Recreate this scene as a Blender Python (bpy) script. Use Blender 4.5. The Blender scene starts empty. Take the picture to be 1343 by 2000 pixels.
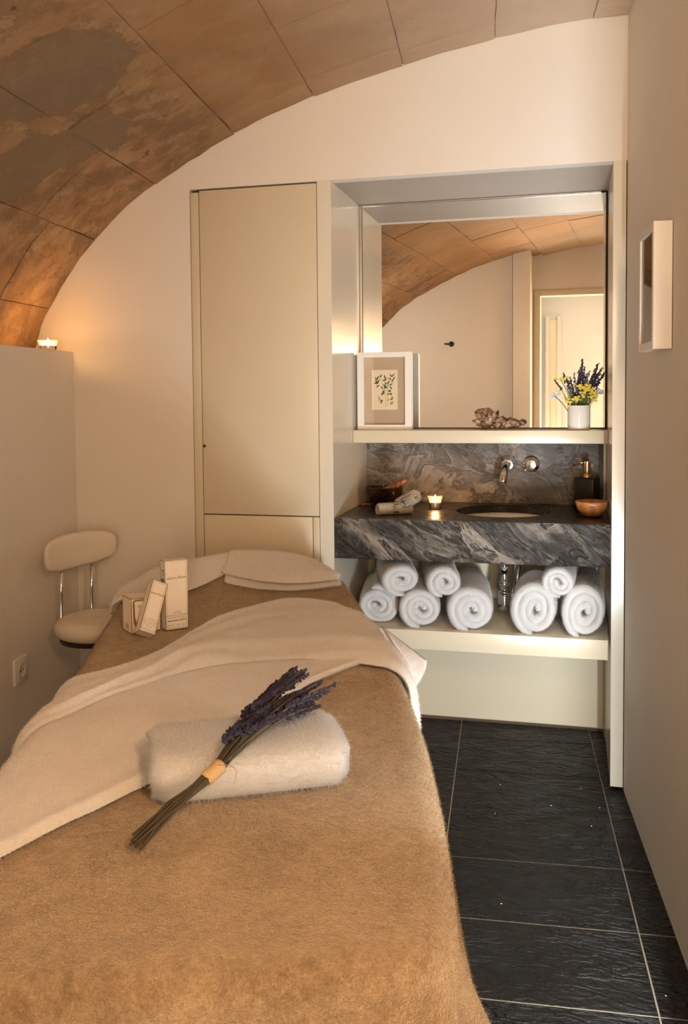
import bpy, bmesh, math, random
import numpy as np
from mathutils import Vector, Matrix, noise as mnoise
random.seed(7); np.random.seed(7)
sc = bpy.context.scene
col = sc.collection
R = math.radians

# ------------------------------------------------------------------ camera
CAM = np.array([0.8619, -3.2884, 1.4039])
YAW, PITCH, ROLL, FPX, CX, CY = -0.2445, -0.0491, -0.0090, 1779.74, 671.0, 857.11
def cam_axes():
    cy, sy, cp, sp = math.cos(YAW), math.sin(YAW), math.cos(PITCH), math.sin(PITCH)
    f = np.array([sy*cp, cy*cp, sp]); r = np.array([cy, -sy, 0.0]); u = np.cross(r, f)
    c, s = math.cos(ROLL), math.sin(ROLL)
    return c*r+s*u, -s*r+c*u, f
_r, _u, _f = cam_axes()
cd = bpy.data.cameras.new('camera'); co = bpy.data.objects.new('camera', cd); col.objects.link(co)
M = Matrix(((_r[0], _u[0], -_f[0], CAM[0]), (_r[1], _u[1], -_f[1], CAM[1]), (_r[2], _u[2], -_f[2], CAM[2]), (0, 0, 0, 1)))
co.matrix_world = M
cd.sensor_fit = 'VERTICAL'; cd.sensor_height = 36.0; cd.lens = FPX/2000*36.0
cd.shift_x = -(CX-671.5)/2000; cd.shift_y = (CY-1000)/2000
cd.clip_start = 0.02
sc.camera = co

# ------------------------------------------------------------------ world, exposure
w = bpy.data.worlds.new('world'); sc.world = w; w.use_nodes = True
w.node_tree.nodes['Background'].inputs[0].default_value = (1.0, 0.80, 0.58, 1)
w.node_tree.nodes['Background'].inputs[1].default_value = 0.15
sc.view_settings.view_transform = 'Standard'; sc.view_settings.look = 'None'
sc.view_settings.gamma = 1.0; sc.view_settings.use_curve_mapping = False
sc.view_settings.exposure = -0.08
sc.cycles.max_bounces = 8; sc.cycles.transparent_max_bounces = 8

WARM = (1.0, 0.66, 0.38)
def light(name, kind, loc, energy, color, target=None, **kw):
    d = bpy.data.lights.new(name, kind); o = bpy.data.objects.new(name, d); col.objects.link(o)
    o.location = loc; d.energy = energy; d.color = color
    for k, v in kw.items(): setattr(d, k, v)
    if target is not None:
        o.rotation_euler = (Vector(target)-Vector(loc)).to_track_quat('-Z', 'Y').to_euler()
    return o
# added corridor lamp, unseen: its light comes in through the doorway behind the camera
light('added_corridor_light', 'AREA', (1.15, -4.85, 2.60), 8, (1.0, 0.92, 0.80), (1.05, -4.5, 0.0), shape='RECTANGLE', size=0.8, size_y=0.8)
# fill through the doorway from two added, unseen corridor windows, one tall, one low
light('added_window_light', 'AREA', (1.60, -5.60, 1.35), 62, (1.0, 0.68, 0.40), (0.9, -3.9, 1.1), shape='RECTANGLE', size=0.50, size_y=1.20)
light('added_low_window_light', 'AREA', (0.98, -5.60, 0.52), 58, (1.0, 0.80, 0.58), (0.75, -3.0, 0.6), shape='RECTANGLE', size=0.70, size_y=0.70)
# added floor lamp, out of the frame, to light basin niche and end wall
light('added_floor_lamp_light', 'AREA', (1.110, -1.92, 0.64), 96, (0.86, 0.95, 1.0), (0.74, 0.0, 1.05), shape='RECTANGLE', size=0.034, size_y=0.66)
# added warm fill from an unseen wall lamp beside the door, behind the camera
light('added_wall_lamp_light', 'AREA', (1.245, -3.25, 1.85), 23, (1.0, 0.59, 0.30), (0.1, -1.6, 0.9), shape='RECTANGLE', size=0.14, size_y=0.30)

# added, unseen lamp on the left ledge, turned to brighten the rear wall
light('added_ledge_lamp_light', 'AREA', (-0.90, -2.26, 1.69), 9, (1.0, 0.86, 0.68), (0.0, -3.46, 1.75), shape='RECTANGLE', size=0.12, size_y=0.12)

# ------------------------------------------------------------------ materials
class NT:
    def __init__(s, name):
        s.m = bpy.data.materials.new(name); s.m.use_nodes = True
        s.t = s.m.node_tree; s.n = s.t.nodes; s.l = s.t.links
        s.b = s.n['Principled BSDF']; s.out = s.n['Material Output']
        s._co = None
    def co(s, kind='Object'):
        if s._co is None: s._co = s.n.new('ShaderNodeTexCoord')
        return s._co.outputs[kind]
    def pos(s):
        g = s.n.new('ShaderNodeNewGeometry'); return g.outputs['Position']
    def mapping(s, vec, scale=(1, 1, 1), rot=(0, 0, 0), loc=(0, 0, 0)):
        m = s.n.new('ShaderNodeMapping'); s.l.new(vec, m.inputs['Vector'])
        m.inputs['Scale'].default_value = scale; m.inputs['Rotation'].default_value = rot; m.inputs['Location'].default_value = loc
        return m.outputs[0]
    def noise(s, vec, scale, detail=4, rough=0.55, dist=0.0):
        n = s.n.new('ShaderNodeTexNoise'); s.l.new(vec, n.inputs['Vector'])
        n.inputs['Scale'].default_value = scale; n.inputs['Detail'].default_value = detail
        n.inputs['Roughness'].default_value = rough; n.inputs['Distortion'].default_value = dist
        return n.outputs['Fac']
    def wave(s, vec, scale, dist, detail=3, dscale=1.0, dirn='X'):
        n = s.n.new('ShaderNodeTexWave'); s.l.new(vec, n.inputs['Vector']); n.bands_direction = dirn
        n.inputs['Scale'].default_value = scale; n.inputs['Distortion'].default_value = dist
        n.inputs['Detail'].default_value = detail; n.inputs['Detail Scale'].default_value = dscale
        return n.outputs['Fac']
    def ramp(s, fac, stops):
        r = s.n.new('ShaderNodeValToRGB'); s.l.new(fac, r.inputs[0]); e = r.color_ramp.elements
        while len(e) < len(stops): e.new(0.5)
        for k, (p, c) in enumerate(stops):
            e[k].position = p; e[k].color = (c, c, c, 1) if isinstance(c, (int, float)) else (*c, 1)
        return r.outputs[0]
    def mix(s, fac, a, b, mode='MIX'):
        m = s.n.new('ShaderNodeMix'); m.data_type = 'RGBA'; m.blend_type = mode
        for sock, v in ((m.inputs[0], fac), (m.inputs[6], a), (m.inputs[7], b)):
            if isinstance(v, (int, float)): sock.default_value = v
            elif isinstance(v, tuple): sock.default_value = (*v, 1)
            else: s.l.new(v, sock)
        return m.outputs[2]
    def math(s, op, a, b=0.0):
        m = s.n.new('ShaderNodeMath'); m.operation = op
        for k, v in enumerate((a, b)):
            if isinstance(v, (int, float)): m.inputs[k].default_value = v
            else: s.l.new(v, m.inputs[k])
        return m.outputs[0]
    def bump(s, h, strength, dist, prev=None):
        b = s.n.new('ShaderNodeBump'); s.l.new(h, b.inputs['Height'])
        b.inputs['Strength'].default_value = strength; b.inputs['Distance'].default_value = dist
        if prev is not None: s.l.new(prev, b.inputs['Normal'])
        s.l.new(b.outputs[0], s.b.inputs['Normal']); return b.outputs[0]
    def set(s, **kw):
        for k, v in kw.items():
            i = s.b.inputs[k.replace('_', ' ')]
            if isinstance(v, tuple): i.default_value = (*v, 1) if len(v) == 3 else v
            elif isinstance(v, (int, float)): i.default_value = v
            else: s.l.new(v, i)
        return s
MAT = {}
def plain(name, c, rough=0.5, metal=0.0, var=0.05, bs=0.0, bscale=60, **kw):
    t = NT(name); v = t.pos()
    n = t.noise(v, 6, 3)
    t.set(Base_Color=t.mix(n, tuple(x*(1-var) for x in c), tuple(min(1, x*(1+var)) for x in c)), Roughness=rough, Metallic=metal, **kw)
    if bs: t.bump(t.noise(v, bscale, 4), bs, 0.002)
    MAT[name] = t.m; return t.m
plain('wall_paint', (0.79, 0.738, 0.668), 0.75, var=0.03, bs=0.12, bscale=90)
plain('cream_lacquer', (0.69, 0.61, 0.455), 0.28, var=0.02, bs=0.03, bscale=120)
plain('cream_gloss', (0.74, 0.69, 0.58), 0.20, var=0.02)
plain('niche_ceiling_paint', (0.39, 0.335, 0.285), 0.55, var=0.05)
plain('dark_gap', (0.06, 0.04, 0.025), 0.9)
plain('corridor_paint', (0.56, 0.555, 0.53), 0.7, var=0.02)
plain('chrome', (0.80, 0.79, 0.77), 0.08, 1.0, var=0.0)
plain('brushed_metal', (0.62, 0.60, 0.57), 0.28, 1.0, var=0.05)
plain('gold_metal', (0.72, 0.46, 0.22), 0.22, 1.0, var=0.03)
plain('black_satin', (0.005, 0.005, 0.005), 0.35, var=0.1)
plain('black_plastic', (0.02, 0.02, 0.02), 0.5)
plain('white_frame', (0.82, 0.79, 0.74), 0.4, var=0.02)
plain('white_ceramic', (0.82, 0.80, 0.75), 0.12, var=0.01)
plain('cream_leather', (0.74, 0.66, 0.55), 0.45, var=0.04, bs=0.15, bscale=250)
plain('mat_board', (0.52, 0.42, 0.32), 0.9, var=0.03)
plain('paper', (0.86, 0.76, 0.60), 0.85, var=0.05)
plain('leaf_ink', (0.07, 0.10, 0.025), 0.8, var=0.3)
plain('pale_leaf_ink', (0.45, 0.43, 0.22), 0.85, var=0.2)
plain('stem_ink', (0.28, 0.27, 0.12), 0.8)
plain('wax', (0.86, 0.74, 0.55), 0.5, Subsurface_Weight=0.2, Emission_Color=(1.0, 0.55, 0.2), Emission_Strength=0.35)
plain('tin', (0.7, 0.68, 0.64), 0.3, 1.0)
plain('carton', (0.80, 0.70, 0.56), 0.5, var=0.02)
plain('silver_foil', (0.85, 0.82, 0.76), 0.12, 1.0, var=0.02)
plain('carton_foil', (0.36, 0.27, 0.17), 0.40, 1.0, var=0.02)
plain('ink_black', (0.05, 0.04, 0.03), 0.6)
plain('ink_grey', (0.20, 0.165, 0.125), 0.6)
plain('ink_orange', (0.85, 0.36, 0.08), 0.6)
plain('raffia', (0.50, 0.32, 0.15), 0.8, var=0.25, bs=0.4, bscale=300)
plain('lavender_stem', (0.052, 0.037, 0.016), 0.8, var=0.35)
plain('lavender_flower', (0.015, 0.011, 0.028), 0.85, var=0.5)
plain('lavender_flower_dark', (0.008, 0.0065, 0.013), 0.85, var=0.5)
plain('fresh_lavender', (0.040, 0.032, 0.080), 0.85, var=0.4)
plain('pale_lavender', (0.20, 0.20, 0.30), 0.85, var=0.3)
plain('yellow_petal', (0.85, 0.66, 0.10), 0.7, var=0.15)
plain('pale_blue_petal', (0.62, 0.66, 0.74), 0.7, var=0.1)
plain('green_stem', (0.12, 0.16, 0.05), 0.7, var=0.3)
plain('grout', (0.34, 0.265, 0.18), 0.9, var=0.3)
plain('dark_grout', (0.035, 0.028, 0.02), 0.9, var=0.3)
plain('mortar', (0.36, 0.24, 0.14), 0.95, var=0.4, bs=0.6, bscale=60)
plain('crumb', (0.75, 0.6, 0.45), 0.8)
plain('shower_grey', (0.5, 0.48, 0.44), 0.4)

def emis(name, c, s):
    t = NT(name); t.set(Base_Color=c, Emission_Color=c, Emission_Strength=s); MAT[name] = t.m
emis('flame', (1.0, 0.60, 0.20), 22)
emis('added_pane_glow', (1.0, 0.86, 0.70), 3.0)  # glow of the two added corridor windows
emis('added_lamp_glow', (1.0, 0.72, 0.44), 2.0)  # glow of the added wall lamp

def terry(name, c1, c2, fine=420, big=5, bs=0.7, sheen=0.5, dist=0.004, nap=0.5, stretch=(1, 1, 1), tint=None):
    t = NT(name); v = t.pos(); vm = t.mapping(v, stretch, (0, 0, R(20)))
    f = t.noise(v, fine, 3, 0.7); b = t.noise(vm, big, 5, 0.6, 0.8); m_ = t.noise(vm, big*9, 5, 0.7, 0.6); m2 = t.noise(vm, big*26, 4, 0.7, 0.5)
    s_ = t.math('ADD', t.math('MULTIPLY', b, 0.42), t.math('ADD', t.math('MULTIPLY', m_, 0.33), t.math('MULTIPLY', m2, 0.25)))
    c = t.mix(t.ramp(s_, [(0.40, 0.0), (0.60, 1.0)]), c1, c2)  # mottled nap; its sheen patches are painted into the colour
    c = t.mix(t.math('MULTIPLY', t.ramp(f, [(0.35, 1.0), (0.6, 0.0)]), nap), c, tuple(x*0.6 for x in c1))
    c = t.mix(t.math('MULTIPLY', t.ramp(m2, [(0.60, 0.0), (0.72, 1.0)]), nap*0.6), c, tuple(min(1, x*1.25) for x in c2))
    t.set(Base_Color=c, Roughness=0.95, Sheen_Weight=sheen, Sheen_Roughness=0.45, Sheen_Tint=tint or tuple(min(1, x*1.4) for x in c2), Specular_IOR_Level=0.1)
    n1 = t.bump(m_, bs*0.45, dist*2.2); n2 = t.bump(m2, bs*0.6, dist*1.3, n1)
    t.bump(f, bs, dist, n2)
    MAT[name] = t.m
terry('brown_terry', (0.188, 0.115, 0.055), (0.415, 0.282, 0.160), 330, 4.5, 0.8, 0.9, 0.0045, 0.45, (1.0, 1.0, 1.0), (1.0, 0.84, 0.62))
terry('cream_fleece', (0.83, 0.765, 0.69), (0.90, 0.85, 0.79), 330, 7, 0.7, 0.4, 0.004, 0.22)
terry('white_terry', (0.87, 0.86, 0.85), (0.91, 0.905, 0.895), 420, 9, 0.9, 0.4, 0.004, 0.10)
terry('ivory_terry', (0.74, 0.725, 0.705), (0.80, 0.785, 0.765), 420, 9, 0.9, 0.3, 0.004, 0.15)
terry('beige_terry', (0.56, 0.45, 0.315), (0.66, 0.545, 0.40), 520, 12, 0.9, 0.4, 0.004, 0.3)

def slate(name, base, vein, gloss, vscale, rotz, relief, vamt=1.0, stretch=(1, 1, 1), cloud=0.5):
    """cleft slate: dark ground, cloudy pale drifts, thin broken ridges"""
    t = NT(name); v = t.mapping(t.mapping(t.co('Object'), (1, 1, 1), rotz), stretch)
    big = t.noise(v, vscale*0.42, 6, 0.62, 0.9); ridg = t.noise(v, vscale*1.5, 8, 0.60, 1.6); r2 = t.noise(t.mapping(v, (1, 1, 1), (0, 0, 0), (4, 2, 9)), vscale*0.75, 6, 0.58, 1.4)
    thin = t.ramp(ridg, [(0.465, 0.0), (0.495, 1.0), (0.505, 1.0), (0.545, 0.0)])
    wide = t.ramp(r2, [(0.46, 0.0), (0.492, 1.0), (0.51, 0.9), (0.60, 0.0)])
    zone = t.ramp(big, [(0.42, 0.06), (0.60, 1.0)])
    vv = t.math('MULTIPLY', t.math('MAXIMUM', t.math('MULTIPLY', thin, 0.55), wide), zone)
    drift = t.math('MULTIPLY', t.ramp(t.noise(v, vscale*2.5, 7, 0.68, 0.8), [(0.42, 0.0), (0.70, 1.0)]), t.math('MULTIPLY', zone, cloud))
    c = t.mix(t.math('MULTIPLY', t.math('MAXIMUM', vv, drift), vamt), t.mix(big, tuple(x*0.7 for x in base), tuple(x*1.3 for x in base)), vein)
    t.set(Base_Color=c, Roughness=t.ramp(ridg, [(0.3, gloss), (0.7, gloss+0.16)]))
    h = t.math('ADD', t.math('MULTIPLY', wide, 0.35), t.math('ADD', t.math('MULTIPLY', ridg, 1.1), t.math('MULTIPLY', r2, 1.2)))
    n1 = t.bump(h, relief, 0.014)
    t.bump(t.noise(v, 90, 4), 0.25*relief, 0.003, n1)
    MAT[name] = t.m
slate('slate_front', (0.022, 0.018, 0.015), (0.40, 0.345, 0.29), 0.33, 9.0, (0, R(-38), 0), 1.0, 0.80, (0.50, 1.0, 1.5), 0.06)
slate('slate_back', (0.088, 0.074, 0.064), (0.44, 0.385, 0.33), 0.36, 6.0, (0, R(-22), 0), 0.75, 0.95, (0.7, 1.0, 1.3), 0.75)
slate('slate_top', (0.012, 0.010, 0.009), (0.05, 0.042, 0.034), 0.20, 5.0, (0, 0, R(20)), 0.12, 0.3)

def tile_mat():
    t = NT('slate_tile'); oi = t.n.new('ShaderNodeObjectInfo')
    v = t.pos()
    cmb = t.n.new('ShaderNodeVectorMath'); cmb.operation = 'ADD'
    sx = t.n.new('ShaderNodeVectorMath'); sx.operation = 'SCALE'; t.l.new(oi.outputs['Location'], sx.inputs[0]); sx.inputs['Scale'].default_value = 1.7
    t.l.new(v, cmb.inputs[0]); t.l.new(sx.outputs[0], cmb.inputs[1]); vv = cmb.outputs[0]
    vs = t.mapping(vv, (1.0, 2.0, 1.0), (0, 0, R(12)))
    a = t.noise(vs, 2.6, 8, 0.58, 1.6); b = t.noise(vs, 7, 7, 0.58, 1.6)
    msk = t.ramp(t.noise(vv, 2.2, 3), [(0.38, 0.25), (0.62, 1.0)])
    wv = t.wave(vs, 6.0, 14.0, 4, 2.0, 'Y')
    h = t.math('ADD', a, t.math('MULTIPLY', t.math('ADD', t.math('MULTIPLY', b, 0.6), t.math('MULTIPLY', wv, 0.22)), msk))
    t.set(Base_Color=t.mix(a, (0.006, 0.0052, 0.0045), (0.018, 0.0145, 0.012)), Roughness=t.ramp(b, [(0.3, 0.36), (0.7, 0.55)]), Specular_IOR_Level=0.20)
    n1 = t.bump(h, 1.0, 0.045); t.bump(t.noise(vv, 120, 3), 0.12, 0.002, n1)
    MAT['slate_tile'] = t.m
tile_mat()

def stone_mat():
    t = NT('sandstone'); v = t.pos(); oi = t.n.new('ShaderNodeObjectInfo')
    big = t.noise(v, 1.6, 6, 0.6, 0.3); mid = t.noise(v, 7.0, 9, 0.70, 0.25); fine = t.noise(v, 55, 5, 0.65); m2 = t.noise(t.mapping(v, (1, 1, 1), (0, 0, 0), (3, 7, 1)), 4.0, 9, 0.68, 0.2)
    sep = t.n.new('ShaderNodeSeparateXYZ'); t.l.new(v, sep.inputs[0])
    s = t.math('ADD', sep.outputs[0], t.math('MULTIPLY', sep.outputs[1], 0.0902))      # across the vault
    c = t.mix(t.ramp(big, [(0.35, 0.0), (0.65, 1.0)]), (0.250, 0.130, 0.053), (0.360, 0.200, 0.088))
    c = t.mix(t.math('MULTIPLY', oi.outputs['Random'], 0.30), c, (0.44, 0.285, 0.155))
    c = t.mix(t.math('MULTIPLY', t.ramp(m2, [(0.45, 0.0), (0.62, 1.0)]), 0.22), c, (0.50, 0.35, 0.22))
    rs = t.n.new('ShaderNodeMapRange'); t.l.new(s, rs.inputs[0]); rs.inputs[1].default_value = -0.15; rs.inputs[2].default_value = 0.75
    c = t.mix(t.math('MULTIPLY', rs.outputs[0], 0.75), c, t.mix(m2, (0.60, 0.47, 0.35), (0.74, 0.61, 0.49)))   # smoother, paler skim near the crown, with lamp light painted into it
    # weathered stone low on the haunch: darker crust, pale scabs of old limewash
    r = t.n.new('ShaderNodeMapRange'); t.l.new(t.math('ADD', s, t.math('MULTIPLY', t.math('SUBTRACT', big, 0.5), 0.35)), r.inputs[0])
    r.inputs[1].default_value = -0.33; r.inputs[2].default_value = -0.45; wm = r.outputs[0]
    dark = t.ramp(mid, [(0.47, 0.0), (0.56, 1.0)])
    c = t.mix(t.math('MULTIPLY', t.math('MULTIPLY', wm, dark), 0.55), c, (0.145, 0.088, 0.043))
    pale = t.ramp(t.noise(v, 10.0, 8, 0.72, 0.3), [(0.565, 0.0), (0.585, 1.0)])
    c = t.mix(t.math('MULTIPLY', t.math('MULTIPLY', wm, pale), 0.42), c, (0.46, 0.32, 0.185))
    blk = t.ramp(t.noise(v, 26.0, 4, 0.6, 0.2), [(0.66, 0.0), (0.70, 1.0)])
    c = t.mix(t.math('MULTIPLY', t.math('MULTIPLY', wm, blk), 0.8), c, (0.05, 0.03, 0.016))
    # grey patches where the skim has come off
    gp = None
    for ctr_, rad in (((-0.50, -1.02, 2.29), 0.21), ((-0.60, -0.62, 2.15), 0.17), ((-0.78, -0.75, 2.12), 0.15)):
        vor = t.n.new('ShaderNodeVectorMath'); vor.operation = 'DISTANCE'
        t.l.new(v, vor.inputs[0]); vor.inputs[1].default_value = ctr_
        g1 = t.ramp(t.math('ADD', vor.outputs['Value'], t.math('MULTIPLY', t.math('SUBTRACT', m2, 0.5), 0.3)), [(rad, 1.0), (rad+0.008, 0.0)])
        gp = g1 if gp is None else t.math('MAXIMUM', gp, g1)
    c = t.mix(t.math('MULTIPLY', gp, 0.75), c, t.mix(mid, (0.12, 0.082, 0.045), (0.25, 0.175, 0.10)))
    c = t.mix(t.math('MULTIPLY', t.ramp(fine, [(0.62, 0.0), (0.72, 1.0)]), 0.25), c, (0.2, 0.12, 0.06))
    t.set(Base_Color=c, Roughness=0.92)
    hh = t.math('ADD', t.math('MULTIPLY', t.math('MULTIPLY', mid, wm), 1.2), t.math('ADD', t.math('MULTIPLY', fine, 0.25), t.math('MULTIPLY', gp, -0.25)))
    t.bump(hh, 0.7, 0.02)
    MAT['sandstone'] = t.m
stone_mat()

def wood(name, c1, c2, scale, rough):
    t = NT(name); v = t.mapping(t.co('Object'), (1, 1, 6))
    wv = t.wave(v, scale, 4, 3, 1.5, 'X')
    t.set(Base_Color=t.mix(wv, c1, c2), Roughness=rough); t.bump(wv, 0.15, 0.001); MAT[name] = t.m
wood('bowl_wood', (0.40, 0.155, 0.045), (0.55, 0.24, 0.08), 9, 0.35)
wood('dark_wood', (0.010, 0.006, 0.004), (0.030, 0.013, 0.007), 3, 0.10)
wood('pestle_wood', (0.20, 0.075, 0.025), (0.36, 0.14, 0.05), 14, 0.3)

def glass_mat():
    t = NT('clear_glass'); t.n.remove(t.b)
    tr = t.n.new('ShaderNodeBsdfTransparent'); tr.inputs[0].default_value = (0.97, 0.95, 0.92, 1)
    gl = t.n.new('ShaderNodeBsdfGlossy'); gl.inputs['Roughness'].default_value = 0.03
    fr = t.n.new('ShaderNodeFresnel'); fr.inputs[0].default_value = 1.45
    mx = t.n.new('ShaderNodeMixShader'); t.l.new(fr.outputs[0], mx.inputs[0]); t.l.new(tr.outputs[0], mx.inputs[1]); t.l.new(gl.outputs[0], mx.inputs[2])
    t.l.new(mx.outputs[0], t.out.inputs[0]); MAT['clear_glass'] = t.m
    t = NT('candle_glass'); t.n.remove(t.b)
    tr = t.n.new('ShaderNodeBsdfTransparent'); tl = t.n.new('ShaderNodeBsdfTranslucent'); tl.inputs[0].default_value = (0.95, 0.88, 0.78, 1)
    gl = t.n.new('ShaderNodeBsdfGlossy'); gl.inputs['Roughness'].default_value = 0.08; fr = t.n.new('ShaderNodeFresnel'); fr.inputs[0].default_value = 1.25
    m1 = t.n.new('ShaderNodeMixShader'); m1.inputs[0].default_value = 0.14; t.l.new(tr.outputs[0], m1.inputs[1]); t.l.new(tl.outputs[0], m1.inputs[2])
    mx = t.n.new('ShaderNodeMixShader'); t.l.new(fr.outputs[0], mx.inputs[0]); t.l.new(m1.outputs[0], mx.inputs[1]); t.l.new(gl.outputs[0], mx.inputs[2])
    t.l.new(mx.outputs[0], t.out.inputs[0]); MAT['candle_glass'] = t.m
    t = NT('mirror_glass'); t.set(Base_Color=(0.90, 0.885, 0.85), Metallic=1.0, Roughness=0.0); MAT['mirror_glass'] = t.m
glass_mat()
def shell_mat():
    t = NT('shell'); v = t.co('Object'); n = t.noise(v, 60, 5, 0.6, 1.0)
    t.set(Base_Color=t.ramp(n, [(0.38, (0.07, 0.035, 0.02)), (0.52, (0.34, 0.20, 0.12)), (0.70, (0.66, 0.47, 0.33))]), Roughness=0.6)
    t.bump(n, 0.5, 0.003); MAT['shell'] = t.m
shell_mat()

# ------------------------------------------------------------------ mesh helpers
def setm(o, m):
    if m: o.data.materials.append(MAT[m])
def add(name, V, F, mat=None, parent=None, smooth=False, loc=None, **tags):
    me = bpy.data.meshes.new(name); me.from_pydata([tuple(map(float, p)) for p in V], [], [tuple(f) for f in F]); me.update()
    o = bpy.data.objects.new(name, me); col.objects.link(o); setm(o, mat)
    if smooth: me.polygons.foreach_set('use_smooth', [True]*len(me.polygons))
    if parent is not None: o.parent = parent
    if loc is not None: o.location = loc
    for k, v in tags.items(): o[k] = v
    return o
def fixn(o):
    bm = bmesh.new(); bm.from_mesh(o.data); bmesh.ops.recalc_face_normals(bm, faces=bm.faces); bm.to_mesh(o.data); bm.free(); return o
def empty(name, loc=(0, 0, 0), rz=0.0, parent=None, **tags):
    o = bpy.data.objects.new(name, None); col.objects.link(o); o.location = loc; o.rotation_euler = (0, 0, rz)
    o.empty_display_size = 0.05
    if parent is not None: o.parent = parent
    for k, v in tags.items(): o[k] = v
    return o
def box(name, a, b, mat, parent=None, bev=0.0, seg=2, **tags):
    a, b = np.array(a, float), np.array(b, float); c = (a+b)/2
    bm = bmesh.new(); bmesh.ops.create_cube(bm, size=1.0)
    for v in bm.verts: v.co = Vector((v.co.x*(b[0]-a[0]), v.co.y*(b[1]-a[1]), v.co.z*(b[2]-a[2])))
    if bev: bmesh.ops.bevel(bm, geom=list(bm.edges), offset=bev, segments=seg, affect='EDGES', profile=0.5)
    me = bpy.data.meshes.new(name); bm.to_mesh(me); bm.free()
    o = bpy.data.objects.new(name, me); col.objects.link(o); setm(o, mat); o.location = c
    if parent is not None: o.parent = parent
    if bev and seg > 1:
        for p in me.polygons: p.use_smooth = True
        try: me.set_sharp_from_angle(angle=R(40))
        except Exception: pass
    for k, v in tags.items(): o[k] = v
    return o
def lathe_vf(prof, n=40, sx=1.0, sy=1.0, caps=True):
    V, F = [], []
    for r, z in prof:
        for k in range(n):
            a = 2*math.pi*k/n; V.append((r*math.cos(a)*sx, r*math.sin(a)*sy, z))
    for i in range(len(prof)-1):
        for k in range(n):
            k2 = (k+1) % n; F.append((i*n+k, i*n+k2, (i+1)*n+k2, (i+1)*n+k))
    if caps and prof[0][0] > 1e-6: F.append(tuple(range(n))[::-1])
    if caps and prof[-1][0] > 1e-6: F.append(tuple((len(prof)-1)*n+k for k in range(n)))
    return V, F
def lathe(name, prof, mat, parent=None, loc=None, n=40, sx=1.0, sy=1.0, **tags):
    V, F = lathe_vf(prof, n, sx, sy)
    o = add(name, V, F, mat, parent, True, loc, **tags)
    bm = bmesh.new(); bm.from_mesh(o.data); bmesh.ops.remove_doubles(bm, verts=bm.verts, dist=1e-6); bmesh.ops.recalc_face_normals(bm, faces=bm.faces); bm.to_mesh(o.data); bm.free()
    for p in o.data.polygons: p.use_smooth = True
    try: o.data.set_sharp_from_angle(angle=R(50))
    except Exception: pass
    return o
def tube_vf(pts, rad, n=8, cap=True):
    pts = [np.array(p, float) for p in pts]; V, F = [], []
    rr = rad if hasattr(rad, '__len__') else [rad]*len(pts)
    up = np.array([0, 0, 1.0])
    t0 = pts[1]-pts[0]
    if abs(t0[2])/np.linalg.norm(t0) > 0.9: up = np.array([1.0, 0, 0])
    a = None
    for i, p in enumerate(pts):
        t = pts[min(i+1, len(pts)-1)]-pts[max(i-1, 0)]; t = t/(np.linalg.norm(t)+1e-12)
        if a is None: a = np.cross(t, up)
        a = a - t*(a@t); a = a/(np.linalg.norm(a)+1e-12); b = np.cross(t, a)
        for k in range(n):
            th = 2*math.pi*k/n; V.append(p+rr[i]*(math.cos(th)*a+math.sin(th)*b))
    for i in range(len(pts)-1):
        for k in range(n):
            k2 = (k+1) % n; F.append((i*n+k, i*n+k2, (i+1)*n+k2, (i+1)*n+k))
    if cap: F.append(tuple(range(n))[::-1]); F.append(tuple((len(pts)-1)*n+k for k in range(n)))
    return V, F
def tube(name, pts, rad, mat, parent=None, n=10, **tags):
    V, F = tube_vf(pts, rad, n); return add(name, V, F, mat, parent, True, **tags)
def bez(p0, p1, p2, n=10):
    p0, p1, p2 = map(lambda q: np.array(q, float), (p0, p1, p2)); return [(1-t)**2*p0+2*t*(1-t)*p1+t*t*p2 for t in np.linspace(0, 1, n)]
class MB:
    def __init__(s): s.V = []; s.F = []
    def put(s, VF): 
        b = len(s.V); s.V += list(VF[0]); s.F += [tuple(i+b for i in f) for f in VF[1]]; return s
    def build(s, name, mat, parent=None, smooth=True, **tags): return add(name, s.V, s.F, mat, parent, smooth, **tags)
ICO_V, ICO_F = None, None
def ico(sub=1):
    bm = bmesh.new(); bmesh.ops.create_icosphere(bm, subdivisions=sub, radius=1.0)
    V = np.array([v.co[:] for v in bm.verts]); F = [tuple(v.index for v in f.verts) for f in bm.faces]; bm.free(); return V, F
ICO1 = ico(1); ICO2 = ico(2)
def blob(c, r, ico_=None, sc_=(1, 1, 1), rot=None):
    V, F = ico_ or ICO1; P = V*np.array(sc_)*r
    if rot is not None: P = P@rot.T
    return [tuple(p) for p in P+np.array(c)], F
def nz(x, y, z=0.0, s=1.0): return mnoise.noise(Vector((x*s, y*s, z*s)))
def text(name, body, size, mat, parent, mtx, align='CENTER', bold=0.0, sx=1.0):
    cu = bpy.data.curves.new(name, 'FONT'); cu.body = body; cu.size = size; cu.align_x = align; cu.resolution_u = 2; cu.offset = bold
    tmp = bpy.data.objects.new(name+'_tmp', cu); col.objects.link(tmp)
    bpy.context.view_layer.update()
    me = bpy.data.meshes.new_from_object(tmp.evaluated_get(bpy.context.evaluated_depsgraph_get()))
    bpy.data.objects.remove(tmp); bpy.data.curves.remove(cu)
    for v in me.vertices: v.co.x *= sx
    me.materials.clear(); me.materials.append(MAT[mat]); me.name = name
    o = bpy.data.objects.new(name, me); col.objects.link(o); o.parent = parent; o.matrix_local = mtx
    return o

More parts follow.
